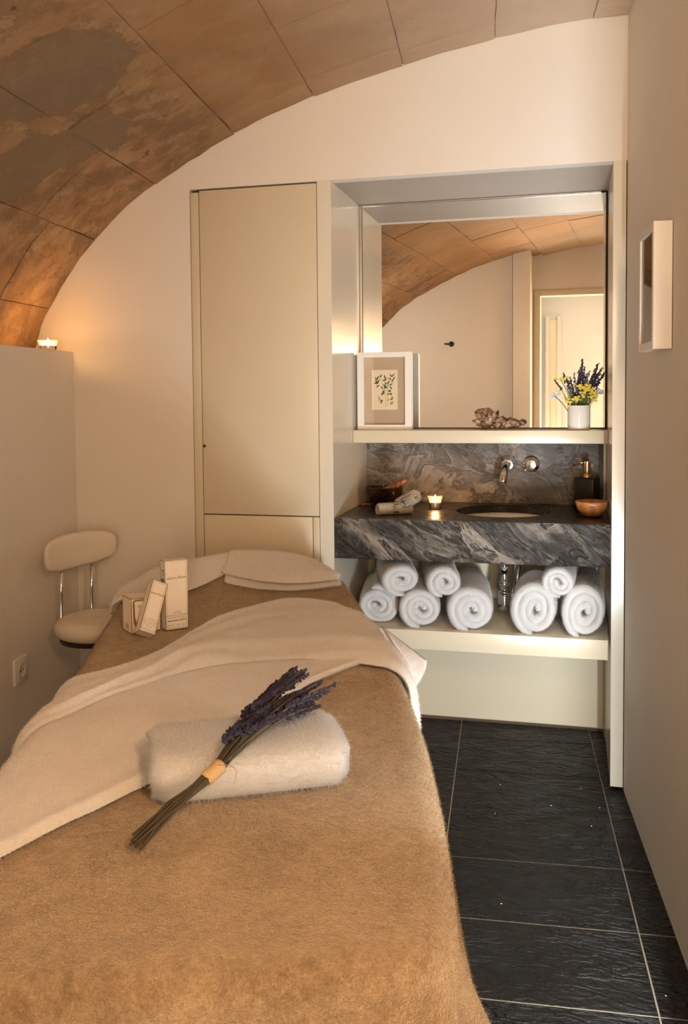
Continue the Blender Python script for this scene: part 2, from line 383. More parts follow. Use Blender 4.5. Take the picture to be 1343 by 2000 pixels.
# ------------------------------------------------------------------ room frame
K = 0.0902                                   # the room's long axis runs askew to the niche wall
def XS(s, y): return s - K*y
ZT, DB, DM, DS = 2.191, 0.578, 0.465, 0.321   # niche head, splashback, mirror, shelf front
XL, XD, XC, XRW = -0.5594, -0.5216, -0.0532, 1.046
ARCH = [(-1.262, 1.50), (-1.248, 1.56), (-1.230, 1.617), (-1.205, 1.696), (-1.159, 1.775), (-1.104, 1.858), (-1.031, 1.949), (-0.952, 2.029), (-0.875, 2.103), (-0.742, 2.198), (-0.59, 2.28), (-0.403, 2.372), (-0.243, 2.439), (-0.066, 2.497), (0.109, 2.544), (0.408, 2.607), (0.603, 2.639), (0.791, 2.663), (0.914, 2.671), (1.046, 2.673), (1.25, 2.668), (1.5, 2.64)]
AX = np.array([a for a, b in ARCH]); AZ = np.array([b for a, b in ARCH])
# arc-length parametrisation of the arch
_seg = np.r_[0, np.cumsum(np.hypot(np.diff(AX), np.diff(AZ)))]
def arch_at(q):
    x = np.interp(q, _seg, AX); z = np.interp(q, _seg, AZ)
    e = 0.03; dx = np.interp(q+e, _seg, AX)-np.interp(q-e, _seg, AX); dz = np.interp(q+e, _seg, AZ)-np.interp(q-e, _seg, AZ)
    L = math.hypot(dx, dz) + 1e-12
    return x, z, dz/L, -dx/L                  # point and inward normal (towards the room: +x, -z)
def q_of_x(x): return float(np.interp(x, AX, _seg))
def archz(x): return float(np.interp(x, AX, AZ))
Y_REAR, Y_DOOR = -3.46, -3.90

# ceiling: mortar shell + separate stone blocks
qs = np.linspace(0, _seg[-1], 150); V, F = [], []
ys = np.linspace(0.06, Y_DOOR-0.1, 170)
for y in ys:
    for q in qs:
        x, z, nx, nzz = arch_at(q); rc = 0.0075+0.030*max(0.0, nz(x*5, y*5, z*5)-0.05); V.append((XS(x-nx*rc, y), y, z-nzz*rc))
n = len(qs)
for y in ys:
    for q in qs:
        x, z, nx, nzz = arch_at(q); V.append((XS(x-nx*0.09, y), y, z-nzz*0.09))
nb = n*len(ys)
for j in range(len(ys)-1):
    for i in range(n-1):
        a = j*n+i; F.append((a, a+1, a+n+1, a+n)); F.append((nb+a, nb+a+n, nb+a+n+1, nb+a+1))
for j in range(len(ys)-1):
    for i in (0, n-1): a = j*n+i; F.append((a, a+n, nb+a+n, nb+a))
for i in range(n-1):
    for j in (0, len(ys)-1): a = j*n+i; F.append((a, a+1, nb+a+1, nb+a))
ceil = fixn(add('ceiling', V, F, 'mortar', None, True, kind='structure', label='sandstone barrel vault ceiling curving down to the left ledge'))
courses = [-1.262, -1.17, -0.96, -0.70, -0.37, -0.06, 0.274, 0.60, 0.93, 1.20, 1.48]
joints = {0: [0.0, -0.55, -1.2], 1: [0.0, -0.38, -1.0], 2: [0.0, -0.20, -0.48, -1.05], 3: [0.0, -0.155, -0.735, -1.2], 4: [0.0, -0.156, -0.98], 5: [0.0, -0.17, -0.62, -1.24], 6: [0.0, -0.13, -0.80], 7: [0.0, -0.35, -0.95], 8: [0.0, -0.12, -0.70], 9: [0.0, -0.5, -1.1]}
random.seed(3)
def stone_block(ci, y0, y1, k):
    q0, q1 = q_of_x(courses[ci]), q_of_x(courses[ci+1]); g = 0.0010+0.0012*random.random()
    q0 += g; q1 -= g; y0 -= g; y1 += g
    proud = random.uniform(-0.001, 0.004); nu, nv = 7, 8
    V, F = [], []
    rough_ = 1.0 if courses[ci] < -0.3 else 0.35
    for lay in (0, 1):
        for j in range(nv+1):
            y = y0+(y1-y0)*j/nv
            for i in range(nu+1):
                q = q0+(q1-q0)*i/nu
                x, z, nx, nzz = arch_at(q)
                if lay == 0:
                    edge = min(i, nu-i, 1)*min(j, nv-j, 1)
                    wob = 0.0045*rough_*nz(x*7, y*7, z*7)+0.004*rough_*nz(x*19, y*19, z*19)
                    off = proud+wob-(0.003 if edge == 0 else 0.0)
                    jx = 0.003*nz(y*11+k, q*11, 3)*(1 if i in (0, nu) else 0)
                    V.append((XS(x+nx*off+jx, y), y+0.003*nz(q*12, k*3.3, 7)*(1 if j in (0, nv) else 0)*(0 if y > -0.01 else 1), z+nzz*off))
                else: V.append((XS(x-nx*0.035, y), y, z-nzz*0.035))
    N = (nu+1)*(nv+1)
    for j in range(nv):
        for i in range(nu):
            a = j*(nu+1)+i; F.append((a, a+1, a+nu+2, a+nu+1)); F.append((N+a, N+a+nu+1, N+a+nu+2, N+a+1))
    for j in range(nv):
        for i in (0, nu): a = j*(nu+1)+i; F.append((a, a+nu+1, N+a+nu+1, N+a))
    for i in range(nu):
        for j in (0, nv): a = j*(nu+1)+i; F.append((a, a+1, N+a+1, N+a))
    o = fixn(add('stone_block', V, F, 'sandstone', ceil, True))
    try: o.data.set_sharp_from_angle(angle=R(50))
    except Exception: pass
kk = 0
for ci in range(len(courses)-1):
    js = list(joints[ci]); yend = Y_REAR if courses[ci+1] < 0.5 else Y_DOOR
    while js[-1]-0.62 > yend+0.2: js.append(js[-1]-random.uniform(0.5, 0.68))
    js.append(yend)
    for a, b in zip(js[:-1], js[1:]): stone_block(ci, a, b, kk); kk += 1

# back (lunette) wall, with the opening for cabinet and niche
def arch_wall(name, y0, y1, xs, bottom, mat, over=0.035, **tags):
    V, F = [], []
    for yy in (y0, y1):
        for x in xs:
            V.append((XS(x, yy) if name != 'wall_back' else x, yy, bottom(x))); 
            V.append((XS(x, yy) if name != 'wall_back' else x, yy, archz(x)+over))
    n = len(xs); N = 2*n
    for i in range(n-1):
        a = 2*i; F += [(a, a+2, a+3, a+1), (N+a, N+a+1, N+a+3, N+a+2), (a, N+a, N+a+2, a+2), (a+1, a+3, N+a+3, N+a+1)]
    for a in (0, 2*(n-1)): F.append((a, a+1, N+a+1, N+a))
    return fixn(add(name, V, F, mat, None, False, **tags))
xs = sorted(set([-1.255]+list(np.linspace(-1.25, XL-1e-4, 18))+[XL-1e-4, XL]+list(np.linspace(XL+1e-4, XRW, 40))))
arch_wall('wall_back', 0.0, 0.05, xs, lambda x: 0.0 if x < XL-5e-5 else ZT, 'wall_paint', kind='structure', label='white plastered end wall under the stone vault')

# side walls
def slab(name, pts, z0, z1, mat, parent=None, **tags):
    n = len(pts); V = [(x, y, z0) for x, y in pts]+[(x, y, z1) for x, y in pts]
    F = [tuple(range(n))[::-1], tuple(range(n, 2*n))]+[(i, (i+1) % n, n+(i+1) % n, n+i) for i in range(n)]
    return fixn(add(name, V, F, mat, parent, False, **tags))
KR = 0.0952
slab('wall_right', [(XRW, 0.65), (XRW, 0.0), (XRW-KR*Y_DOOR, Y_DOOR), (XRW-KR*Y_DOOR+0.1, Y_DOOR), (XRW+0.1, 0.65)], 0, 2.75, 'wall_paint', kind='structure', label='plain plastered wall on the right')
LED = 1.582
slab('wall_left', [(-1.07, 0.0), (-1.07-K*Y_REAR, Y_REAR), (-1.45-K*Y_REAR, Y_REAR), (-1.45, 0.0)], 0, LED, 'wall_paint', kind='structure', label='low plastered wall with a ledge under the vault')

# rear of the room (seen in the mirror): lunette wall, pier, doorway to the corridor
xr = [x for x in np.linspace(-1.24, 0.39+K*Y_REAR, 26)]
arch_wall('wall_rear', Y_REAR-0.06, Y_REAR, xr, lambda x: 0.0, 'wall_paint', over=0.01, kind='structure', label='white plastered rear wall under the vault, seen in the mirror')
box('trim_1', (0.395, Y_DOOR, 0), (0.535, Y_REAR+0.03, 2.64), 'wall_paint', kind='structure', label='white pier beside the doorway, seen in the mirror')
DX0, DX1, DZ = 0.60, 1.315, 2.235
wd = box('wall_doorway', (0.535, Y_DOOR-0.1, DZ), (1.43, Y_DOOR, 2.72), 'wall_paint', kind='structure', label='wall over the bright doorway, seen in the mirror')
box('wall_doorway_side', (0.42, Y_DOOR-0.1, 0), (DX0, Y_DOOR-0.001, DZ), 'wall_paint', kind='structure', label='narrow wall beside the bright doorway')
box('wall_doorway_end', (DX1, Y_DOOR-0.1, 0), (1.47, Y_DOOR-0.001, DZ), 'wall_paint', kind='structure', label='wall on the far side of the bright doorway')
dt = empty('trim_2', (DX0, Y_DOOR, 0), kind='structure', label='cream door casing around the bright doorway')
for a, b in (((DX0-0.05, Y_DOOR, 0), (DX0, Y_DOOR+0.015, DZ+0.05)), ((DX0, Y_DOOR, DZ), (DX1, Y_DOOR+0.015, DZ+0.05))):
    o = box('casing', a, b, 'cream_lacquer', None, 0.003); o.parent = dt; o.location -= dt.location
# corridor
box('floor_corridor', (0.1, -5.75, -0.05), (2.0, Y_DOOR-0.1, -0.001), 'corridor_paint', kind='structure', label='pale corridor floor beyond the doorway')
box('ceiling_corridor', (0.1, -5.75, 2.7), (2.0, Y_DOOR-0.1, 2.76), 'corridor_paint', kind='structure', label='corridor ceiling beyond the doorway')
box('wall_corridor_back', (0.1, -5.75, 0), (2.0, -5.65, 2.7), 'corridor_paint', kind='structure', label='bright cream corridor wall seen through the doorway')
box('wall_corridor_left', (0.50, -5.65, 0), (0.56, -3.99, 2.7), 'corridor_paint', kind='structure', label='corridor wall on the near side of the doorway')
box('wall_corridor_right', (1.9, -5.65, 0), (2.0, -3.99, 2.7), 'corridor_paint', kind='structure', label='corridor end wall')
wn = empty('added_window_1', (1.60, -5.65, 1.35), kind='structure', label='added tall corridor window, unseen behind the viewpoint')  # unseen window added to throw light through the doorway
for a, b in (((-0.30, 0, -0.65), (-0.26, 0.02, 0.65)), ((0.26, 0, -0.65), (0.30, 0.02, 0.65)), ((-0.26, 0, -0.65), (0.26, 0.02, -0.61)), ((-0.26, 0, 0.61), (0.26, 0.02, 0.65))): box('window_frame', a, b, 'white_frame', wn)
box('window_pane', (-0.26, 0.002, -0.61), (0.26, 0.006, 0.61), 'added_pane_glow', wn)
wn2 = empty('added_window_2', (0.98, -5.65, 0.52), kind='structure', label='added low corridor window, unseen behind the viewpoint')  # unseen window added to light the near end of the table cover
for a, b in (((-0.40, 0, -0.40), (-0.36, 0.02, 0.40)), ((0.36, 0, -0.40), (0.40, 0.02, 0.40)), ((-0.36, 0, -0.40), (0.36, 0.02, -0.36)), ((-0.36, 0, 0.36), (0.36, 0.02, 0.40))): box('window_frame', a, b, 'white_frame', wn2)
box('window_pane', (-0.36, 0.002, -0.36), (0.36, 0.006, 0.36), 'added_pane_glow', wn2)
db = empty('trim_4', (0.70, -5.65, 0), kind='structure', label='narrow recessed panel in the corridor wall')
for a, b, m_ in (((0.60, -5.65, 1.02), (0.64, -5.62, 2.2), 'corridor_paint'), ((0.72, -5.65, 1.02), (0.76, -5.62, 2.2), 'corridor_paint'), ((0.64, -5.65, 1.02), (0.72, -5.645, 2.16), 'cream_lacquer')):
    o = box('door_panel', a, b, m_, None); o.parent = db; o.location -= db.location

# coat hook on the rear wall, seen in the mirror
hk = empty('coat_hook', (-0.115, Y_REAR, 1.815), label='small dark metal coat hook on the rear wall, seen in the mirror', category='hook')
o = lathe('rosette', [(0, 0), (0.022, 0), (0.022, 0.006), (0.012, 0.012), (0, 0.012)], 'black_satin', hk, None, 20); o.rotation_euler = (R(-90), 0, 0)
tube('peg', bez((0, 0.01, 0), (0, 0.06, -0.005), (-0.05, 0.065, 0.0), 8), 0.007, 'black_satin', hk)

# ------------------------------------------------------------------ floor of slate tiles
fl = slab('floor', [(XRW+0.0, 0.60), (XRW+0.0, 0.0), (XRW-KR*Y_DOOR, Y_DOOR), (XRW-KR*Y_DOOR, Y_DOOR-0.1), (0.5, Y_DOOR-0.1), (0.38, Y_REAR-0.05), (-1.07-K*Y_REAR, Y_REAR-0.05), (-1.07, 0.0), (-0.56, 0.0), (-0.56, 0.60)], -0.06, -0.0022, 'grout', kind='structure', label='dark slate tiled floor')
TA = -0.0695; te = np.array([math.cos(TA), -math.sin(TA)]); tn = np.array([math.sin(TA), math.cos(TA)])
def clip(poly, pl):
    out = []
    for i in range(len(poly)):
        a, b = poly[i], poly[(i+1) % len(poly)]
        da, db_ = pl[0]*a[0]+pl[1]*a[1]-pl[2], pl[0]*b[0]+pl[1]*b[1]-pl[2]
        if da <= 0: out.append(a)
        if da*db_ < 0: t = da/(da-db_); out.append((a[0]+(b[0]-a[0])*t, a[1]+(b[1]-a[1])*t))
    return out
TW, TP, TX1, TY0 = 0.5236, 0.3224, 0.9743, 0.3445
random.seed(11)
for cx_ in range(-4, 2):
    for ry in range(-2, 13):
        x0, x1 = TX1+cx_*TW, TX1+(cx_+1)*TW; y1_, y0_ = TY0-ry*TP, TY0-(ry+1)*TP
        g = 0.0014
        P = [te*a+tn*b for a, b in ((x0+g, y0_+g), (x1-g, y0_+g), (x1-g, y1_-g), (x0+g, y1_-g))]
        P = [tuple(p) for p in P]
        for pl in ((1, KR, XRW), (-1, -K, 1.07), (0, 1, 0.566), (0, -1, 3.47)):
            if len(P) >= 3: P = clip(P, pl)
        cxm = np.mean([p[0] for p in P]) if len(P) >= 3 else 0
        if cxm < 0.0 and len(P) >= 3: P = clip(P, (0, 1, -0.002))
        if len(P) < 3: continue
        A = 0.5*abs(sum(P[i][0]*P[(i+1) % len(P)][1]-P[(i+1) % len(P)][0]*P[i][1] for i in range(len(P))))
        if A < 2e-4: continue
        c = np.mean(P, axis=0); dz = random.uniform(-0.0012, 0.0)
        n = len(P)
        ins = [tuple(np.array(p)+(c-np.array(p))/np.linalg.norm(c-np.array(p))*0.003) for p in P]
        V = [(p[0]-c[0], p[1]-c[1], -0.01) for p in P]+[(p[0]-c[0], p[1]-c[1], dz-0.002) for p in P]+[(p[0]-c[0], p[1]-c[1], dz) for p in ins]
        F = [tuple(range(n))[::-1], tuple(range(2*n, 3*n))]
        for i in range(n):
            j = (i+1) % n; F += [(i, j, n+j, n+i), (n+i, n+j, 2*n+j, 2*n+i)]
        fixn(add('tile', V, F, 'slate_tile', fl, False, (c[0], c[1], 0)))
for u, (x, y) in enumerate([(0.62, -0.05), (0.90, -0.02), (0.80, -0.18), (0.62, -0.28), (0.93, -0.3), (1.08, -1.12), (0.68, -0.82), (0.96, -0.16), (1.19, -1.35), (1.0, -1.62)]):
    bm_ = MB().put(blob((0, 0, 0.0012), 0.0028, None, (1, 0.8, 0.5)))
    bm_.build('crumb', 'crumb', None, True, label='tiny pale crumb lying on the dark slate floor', category='crumb', group='crumbs on the slate floor').location = (x, y, 0)

# ------------------------------------------------------------------ fitted cabinet
cab = empty('fitted_cabinet', ((XL+XC)/2, 0.0, 0), label='tall cream lacquered fitted cupboard left of the basin niche', category='cupboard')
def cpart(name, a, b, mat, bev=0.0015, **t):
    o = box(name, a, b, mat, None, bev, 2, **t); o.parent = cab; o.location -= cab.location; return o
cpart('carcass', (XL+0.002, 0.024, 0.002), (XC-0.001, 0.56, ZT-0.002), 'dark_gap')
cpart('side_filler', (XL+0.003, 0.0, 0.004), (XD-0.002, 0.022, ZT-0.012), 'cream_lacquer')
ud = cpart('door', (XD+0.002, -0.001, 0.945), (XC-0.0025, 0.021, ZT-0.007), 'cream_lacquer')
cpart('lower_door', (XD+0.002, -0.001, 0.06), (-0.083, 0.021, 0.941), 'cream_lacquer')
cpart('stile', (-0.080, 0.0005, 0.06), (XC-0.0025, 0.021, 0.941), 'cream_lacquer')
cpart('plinth', (XD+0.002, 0.02, 0.002), (XC-0.003, 0.05, 0.056), 'cream_lacquer')
k_ = lathe('keyhole', [(0, 0), (0.006, 0), (0.006, 0.003), (0.003, 0.004), (0, 0.004)], 'dark_gap', ud, None, 14)
k_.rotation_euler = (R(90), 0, 0); k_.location = (-0.226, -0.0115, 1.208-ud.location.z)

# ------------------------------------------------------------------ niche shell
box('wall_niche_left', (XC, 0.0, 0.002), (0.0, 0.598, ZT), 'cream_gloss', None, 0.001, 1, kind='structure', label='glossy cream side panel and post at the left of the niche')
box('wall_niche_right', (1.0, 0.0, 0.010), (XRW-0.003, 0.598, ZT), 'cream_gloss', None, 0.001, 1, kind='structure', label='glossy cream side panel and post at the right of the niche')
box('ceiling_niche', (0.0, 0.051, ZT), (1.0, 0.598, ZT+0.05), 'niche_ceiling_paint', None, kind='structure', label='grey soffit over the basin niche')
box('wall_niche_back', (-0.05, DB+0.021, 0.002), (1.04, 0.64, ZT+0.05), 'cream_lacquer', None, kind='structure', label='cream back panel of the basin niche')
pk = box('trim_3', (0.002, 0.568, 0.012), (0.994, DB+0.02, 0.4585), 'cream_lacquer', None, 0.001, 1, kind='structure', label='cream panel under the towel shelf')
spl = box('splashback', (0.001, DB, 0.9395), (0.992, DB+0.02, 1.204), 'slate_back', label='dark veined slate splashback behind the basin taps', category='splashback')
# mirror
mr = empty('wall_mirror', (0.5, DM, 1.257), label='large wall mirror filling the upper niche above the shelf', category='mirror')
def mpart(name, a, b, mat, bev=0.0):
    o = box(name, a, b, mat, None, bev, 1); o.parent = mr; o.location -= mr.location; return o
mpart('mirror_pane', (0.014, DM, 1.262), (0.992, DM+0.005, ZT-0.008), 'mirror_glass')
mpart('backing', (0.002, DM+0.007, 1.258), (0.998, DB+0.018, ZT-0.001), 'dark_gap')
mpart('top_channel', (0.012, DM-0.006, ZT-0.008), (0.975, DM+0.006, ZT-0.001), 'brushed_metal', 0.0015)
mpart('side_channel', (0.001, DM-0.004, 1.262), (0.013, DM+0.006, ZT-0.002), 'brushed_metal', 0.0015)
# shelves
box('upper_shelf', (0.001, DS, 1.2054), (0.999, DM+0.004, 1.2559), 'cream_lacquer', None, 0.0012, 2, label='cream shelf under the mirror holding frame, shell and vase', category='shelf')
box('towel_shelf', (0.001, 0.004, 0.4597), (0.990, DB+0.018, 0.5305), 'cream_lacquer', None, 0.0012, 2, label='cream lower shelf stacked with rolled towels', category='shelf')

# ------------------------------------------------------------------ slate counter with an undermounted basin
ctr = empty('slate_counter', (0.5, 0.005, 0.788), label='dark veined slate counter slab with deep front and oval basin cutout', category='counter')
SC, SA, SB = (0.604, 0.325), 0.182, 0.186
def counter_top():
    n = 64; V, F = [], []
    x0, x1, y0, y1, z1, z0 = 0.002, 0.997, 0.0352, DB-0.001, 0.9391, 0.909
    rect = []
    for k in range(n):
        a = 2*math.pi*k/n; dx, dy = math.cos(a), math.sin(a)
        tx = ((x1 if dx > 0 else x0)-SC[0])/dx if abs(dx) > 1e-9 else 1e9
        ty = ((y1 if dy > 0 else y0)-SC[1])/dy if abs(dy) > 1e-9 else 1e9
        t = min(tx, ty); rect.append([SC[0]+dx*t, SC[1]+dy*t])
    for cx_, cy_ in ((x0, y0), (x1, y0), (x0, y1), (x1, y1)):
        k = min(range(n), key=lambda i: (rect[i][0]-cx_)**2+(rect[i][1]-cy_)**2); rect[k] = [cx_, cy_]
    def ring(f, z): return [(f(k)[0], f(k)[1], z) for k in range(n)]
    ell = lambda s: (lambda k: (SC[0]+(SA+s)*math.cos(2*math.pi*k/n), SC[1]+(SB+s)*math.sin(2*math.pi*k/n)))
    rings = [ring(lambda k: rect[k], z0), ring(lambda k: rect[k], z1), ring(ell(0.003), z1), ring(ell(0.0), z1-0.003), ring(ell(0.0), z0)]
    for r_ in rings: V += r_
    for j in range(5):
        j2 = (j+1) % 5
        for k in range(n): F.append((j*n+k, j*n+(k+1) % n, j2*n+(k+1) % n, j2*n+k))
    o = fixn(add('counter_top', V, F, 'slate_top', ctr, False)); o.location = -ctr.location
    return o
ct = counter_top()
def relief_panel(name, x0, x1, z0, z1, yf, yb, mat, parent, amp):
    nx, nzv = 150, 26; V, F = [], []
    for j in range(nzv+1):
        for i in range(nx+1):
            x = x0+(x1-x0)*i/nx; z = z0+(z1-z0)*j/nzv
            e = min(1, min(i, nx-i, j*2, (nzv-j)*2)/2)
            u = x*0.8+z*0.9
            r1 = mnoise.noise(Vector((x*9-z*7, z*17+x*7, 1.7))); r2 = abs(mnoise.noise(Vector((x*14+z*10, z*22-x*9, 5.2)))); r3 = mnoise.noise(Vector((x*45, z*60, 2)))
            V.append((x, yf+amp*e*(0.5+0.5*r1-1.3*r2*0.6+0.18*r3), z))
    N = len(V)
    for j in (0, nzv):
        for i in (0, nx): V.append((x0+(x1-x0)*i/nx, yb, z0+(z1-z0)*j/nzv))
    for j in range(nzv):
        for i in range(nx): a = j*(nx+1)+i; F.append((a, a+1, a+nx+2, a+nx+1))
    F.append((N, N+1, N+3, N+2))
    F.append(tuple(range(nx+1))+(N+1, N)); F.append(tuple((nzv*(nx+1)+i) for i in range(nx+1))[::-1]+(N+2, N+3))
    F.append(tuple(j*(nx+1) for j in range(nzv+1))[::-1]+(N, N+2)); F.append(tuple(j*(nx+1)+nx for j in range(nzv+1))+(N+3, N+1))
    o = fixn(add(name, V, F, mat, parent, True))
    o.data.set_sharp_from_angle(angle=R(60))
    o.location = -parent.location; return o
relief_panel('front_apron', 0.002, 0.997, 0.788, 0.9391, 0.005, 0.035, 'slate_front', ctr, 0.007)
bs = empty('basin', (SC[0], SC[1], 0.909), label='white oval undermounted ceramic basin set in the slate counter', category='basin')
V, F = lathe_vf([(0.205, 0.0), (0.205, -0.012), (0.196, -0.03), (0.17, -0.10), (0.10, -0.150), (0.03, -0.160), (0.022, -0.1585), (0.022, -0.148), (0.09, -0.140), (0.158, -0.092), (0.182, -0.02), (0.186, 0.0), (0.205, 0.0)], 56, 1.0, 1.03, False)
fixn(add('bowl', V, F+[tuple([0])*0][:0], 'white_ceramic', bs, True))
lathe('drain', [(0, -0.150), (0.024, -0.150), (0.026, -0.143), (0.020, -0.141), (0, -0.141)], 'chrome', bs, None, 24)
mt = Matrix.Translation((0.02, -0.1815, -0.045))@Matrix.Rotation(R(180), 4, 'Z')@Matrix.Rotation(R(90), 4, 'X')
text('maker_mark', 'Roca', 0.017, 'ink_black', bs, Matrix.Translation((0.02, 0.1885, -0.030))@Matrix.Rotation(R(78), 4, 'X'), bold=0.0004)
# waste trap
wt = empty('waste_trap', (0.611, 0.30, 0.55), label='chrome waste pipe and bottle trap under the counter between the towels', category='pipe')
def wp(name, pts, rad, n=18): return tube(name, [np.array(p)-np.array((0.611, 0.30, 0.55)) for p in pts], rad, 'chrome', wt, n)
wp('tailpipe', [(0.611, 0.30, 0.747), (0.611, 0.30, 0.60)], 0.016)
for z in (0.738, 0.655): wp('collar', [(0.611, 0.30, z+0.008), (0.611, 0.30, z-0.008)], 0.021)
wp('trap_cup', [(0.611, 0.30, 0.625), (0.611, 0.30, 0.62), (0.611, 0.30, 0.56), (0.611, 0.30, 0.552)], [0.019, 0.026, 0.026, 0.020])
wp('outlet_bend', [(0.63, 0.31, 0.60), (0.648, 0.335, 0.605), (0.658, 0.36, 0.64), (0.660, 0.37, 0.69), (0.662, 0.40, 0.725), (0.655, 0.47, 0.73), (0.65, 0.57, 0.73)], 0.016)
wp('wall_flange', [(0.65, 0.592, 0.73), (0.65, 0.572, 0.73)], [0.036, 0.030], 24)

# ------------------------------------------------------------------ taps
def tap_at(x, z): return (x, DB, z)
fa = empty('basin_spout', (0.607, DB, 1.105), label='chrome wall-mounted basin spout with round flange', category='tap')
o = lathe('flange', [(0, 0), (0.036, 0), (0.036, 0.005), (0.031, 0.020), (0.022, 0.055), (0, 0.057)], 'chrome', fa, None, 32); o.rotation_euler = (R(90), 0, 0)
tube('spout', bez((0, -0.03, 0), (-0.005, -0.145, 0.008), (-0.012, -0.150, -0.072), 12), [0.0165]*9+[0.0155, 0.015, 0.0145], 'chrome', fa, 20)
fb = empty('tap_lever', (0.702, DB, 1.106), label='chrome round wall mixer control with small pin lever', category='tap')
o = lathe('rosette', [(0, 0), (0.034, 0), (0.034, 0.005), (0.029, 0.009), (0, 0.009)], 'chrome', fb, None, 32); o.rotation_euler = (R(90), 0, 0)
o = lathe('knob', [(0, 0.008), (0.023, 0.008), (0.024, 0.036), (0.019, 0.044), (0, 0.046)], 'chrome', fb, None, 32); o.rotation_euler = (R(90), 0, 0)
tube('pin_lever', [(0, -0.035, -0.004), (-0.012, -0.045, -0.014), (-0.030, -0.055, -0.030)], 0.0035, 'chrome', fb)

# ------------------------------------------------------------------ rolled towels
def towel_roll(name, L, Rr, N, mat, label, cat='towel', group=None, seed=0, sz=1.0, r0=0.006, flap=0.35, nl=18, wob=0.006, puff=0.55, boxy=0.0):
    """a strip of thick cloth wound N turns; ends are puffy lips, the surface is lumpy"""
    S = int(N*30); th = (Rr-r0)/N; half = th*0.515
    cl = []
    for i in range(S+1):
        t = i/S; a = 2*math.pi*N*t
        r = r0+(Rr-half-r0)*t; r *= 1+0.16*math.sin(2*a+seed)*(1-t)+0.07*mnoise.noise(Vector((a*0.55, seed*2.7, 1)))*(1.2-t)
        cl.append((r, a))
    rot = flap*2*math.pi-2*math.pi*N
    us = [0.0, 0.006/L, 0.02/L, 0.045/L]+list(np.linspace(0.08/L, 1-0.08/L, nl))+[1-0.045/L, 1-0.02/L, 1-0.006/L, 1.0]
    V, F = [], []
    for u in us:
        xx = (u-0.5)*L; endk = min(u, 1-u)*L; sgn = -1 if u < 0.5 else 1
        tk = half*(0.42 if endk < 1e-6 else 0.78 if endk < 0.007 else 0.95 if endk < 0.021 else 1.0)
        fall = max(0.0, 1-endk/0.06)
        for i, (r, a) in enumerate(cl):
            ax_ = xx+sgn*fall*(wob*1.3*mnoise.noise(Vector((a*0.5, seed*3.1, sgn*5)))+wob*0.8*mnoise.noise(Vector((a*1.7, seed, sgn)))-wob*0.9*(1-i/S))
            lump = 1+0.030*mnoise.noise(Vector((a*0.8, u*L*9, seed)))+0.012*mnoise.noise(Vector((a*3.0, u*L*30, seed+4)))
            e = tk*(0.35 if i in (0, S) else 0.8 if i in (1, S-1) else 1.0)
            for kq, rr in enumerate((r*lump+e, r*lump, r*lump-e)):
                bul = sgn*th*puff*0.5 if (kq == 1 and endk < 1e-6) else 0.0
                cc, ss = math.cos(a+rot), math.sin(a+rot); kb = 1+boxy*(1/((abs(cc)**3.4+abs(ss)**3.4)**(1/3.4))-1)
                V.append((rr*cc*kb, ax_+bul, rr*ss*sz*kb))
    W = 3*(S+1); nr = len(us)
    for j in range(nr-1):
        for i in range(S):
            a = j*W+3*i
            F += [(a, a+3, a+W+3, a+W), (a+2, a+W+2, a+W+5, a+5)]
        for a in (j*W, j*W+3*S): F += [(a, a+1, a+W+1, a+W), (a+1, a+2, a+W+2, a+W+1)]
    for j in (0, nr-1):
        for i in range(S): a = j*W+3*i; F += [(a, a+1, a+4, a+3), (a+1, a+2, a+5, a+4)]
    zmin = min(v[2] for v in V); zf = zmin+0.12*Rr
    V = [(x, y, max(z, zf+(z-zf)*0.30)-(zf+(zmin-zf)*0.30)) for x, y, z in V]
    o = fixn(add(name, V, F, mat, None, True, label=label, category=cat))
    if group: o['group'] = group
    return o
G = 'rolled white towels on the lower shelf'
# x, y(front end), z(base), R, turns, length, yaw, squash, label
TZ = 0.5305
rolls = [
 (0.146, 0.085, TZ, 0.088, 2.9, 0.40, R(9), 0.96, 'white towel roll at the far left of the shelf, partly hidden by the massage table', 1, 0.30),
 (0.322, 0.035, TZ, 0.087, 2.8, 0.40, R(9), 0.95, 'white towel roll second from left on the lower row of the shelf', 2, 0.74),
 (0.512, 0.030, TZ, 0.097, 2.8, 0.42, R(7), 0.97, 'big white towel roll just left of the chrome waste pipe', 3, 0.72),
 (0.737, 0.028, TZ, 0.094, 2.8, 0.28, R(0), 1.14, 'big white towel roll just right of the chrome waste pipe', 4, 0.73),
 (0.911, 0.030, TZ, 0.083, 2.8, 0.42, R(0), 1.34, 'white towel roll at the far right of the shelf against the niche side', 5, 0.70),
 (0.250, 0.032, 0.645, 0.078, 2.4, 0.38, R(15), 0.90, 'smaller white towel roll on top, leftmost of the upper row', 6, 0.78),
 (0.414, 0.034, 0.650, 0.073, 2.4, 0.36, R(12), 0.93, 'smaller white towel roll on top, second from left in the upper row', 7, 0.72),
 (0.821, 0.032, 0.668, 0.067, 2.4, 0.36, R(-3), 0.93, 'smaller white towel roll on top of the two right-hand rolls', 8, 0.76)]
for x, yf, zb, Rr, N, L, yaw, sq, lab, sd, fp in rolls:
    o = towel_roll('rolled_towel', L, Rr, N, 'white_terry', lab, 'towel', G, sd, sq, 0.010, fp, 14, 0.012)
    o.rotation_euler = (0, 0, yaw)
    o.location = (x-math.sin(yaw)*L/2, yf+math.cos(yaw)*L/2, zb)

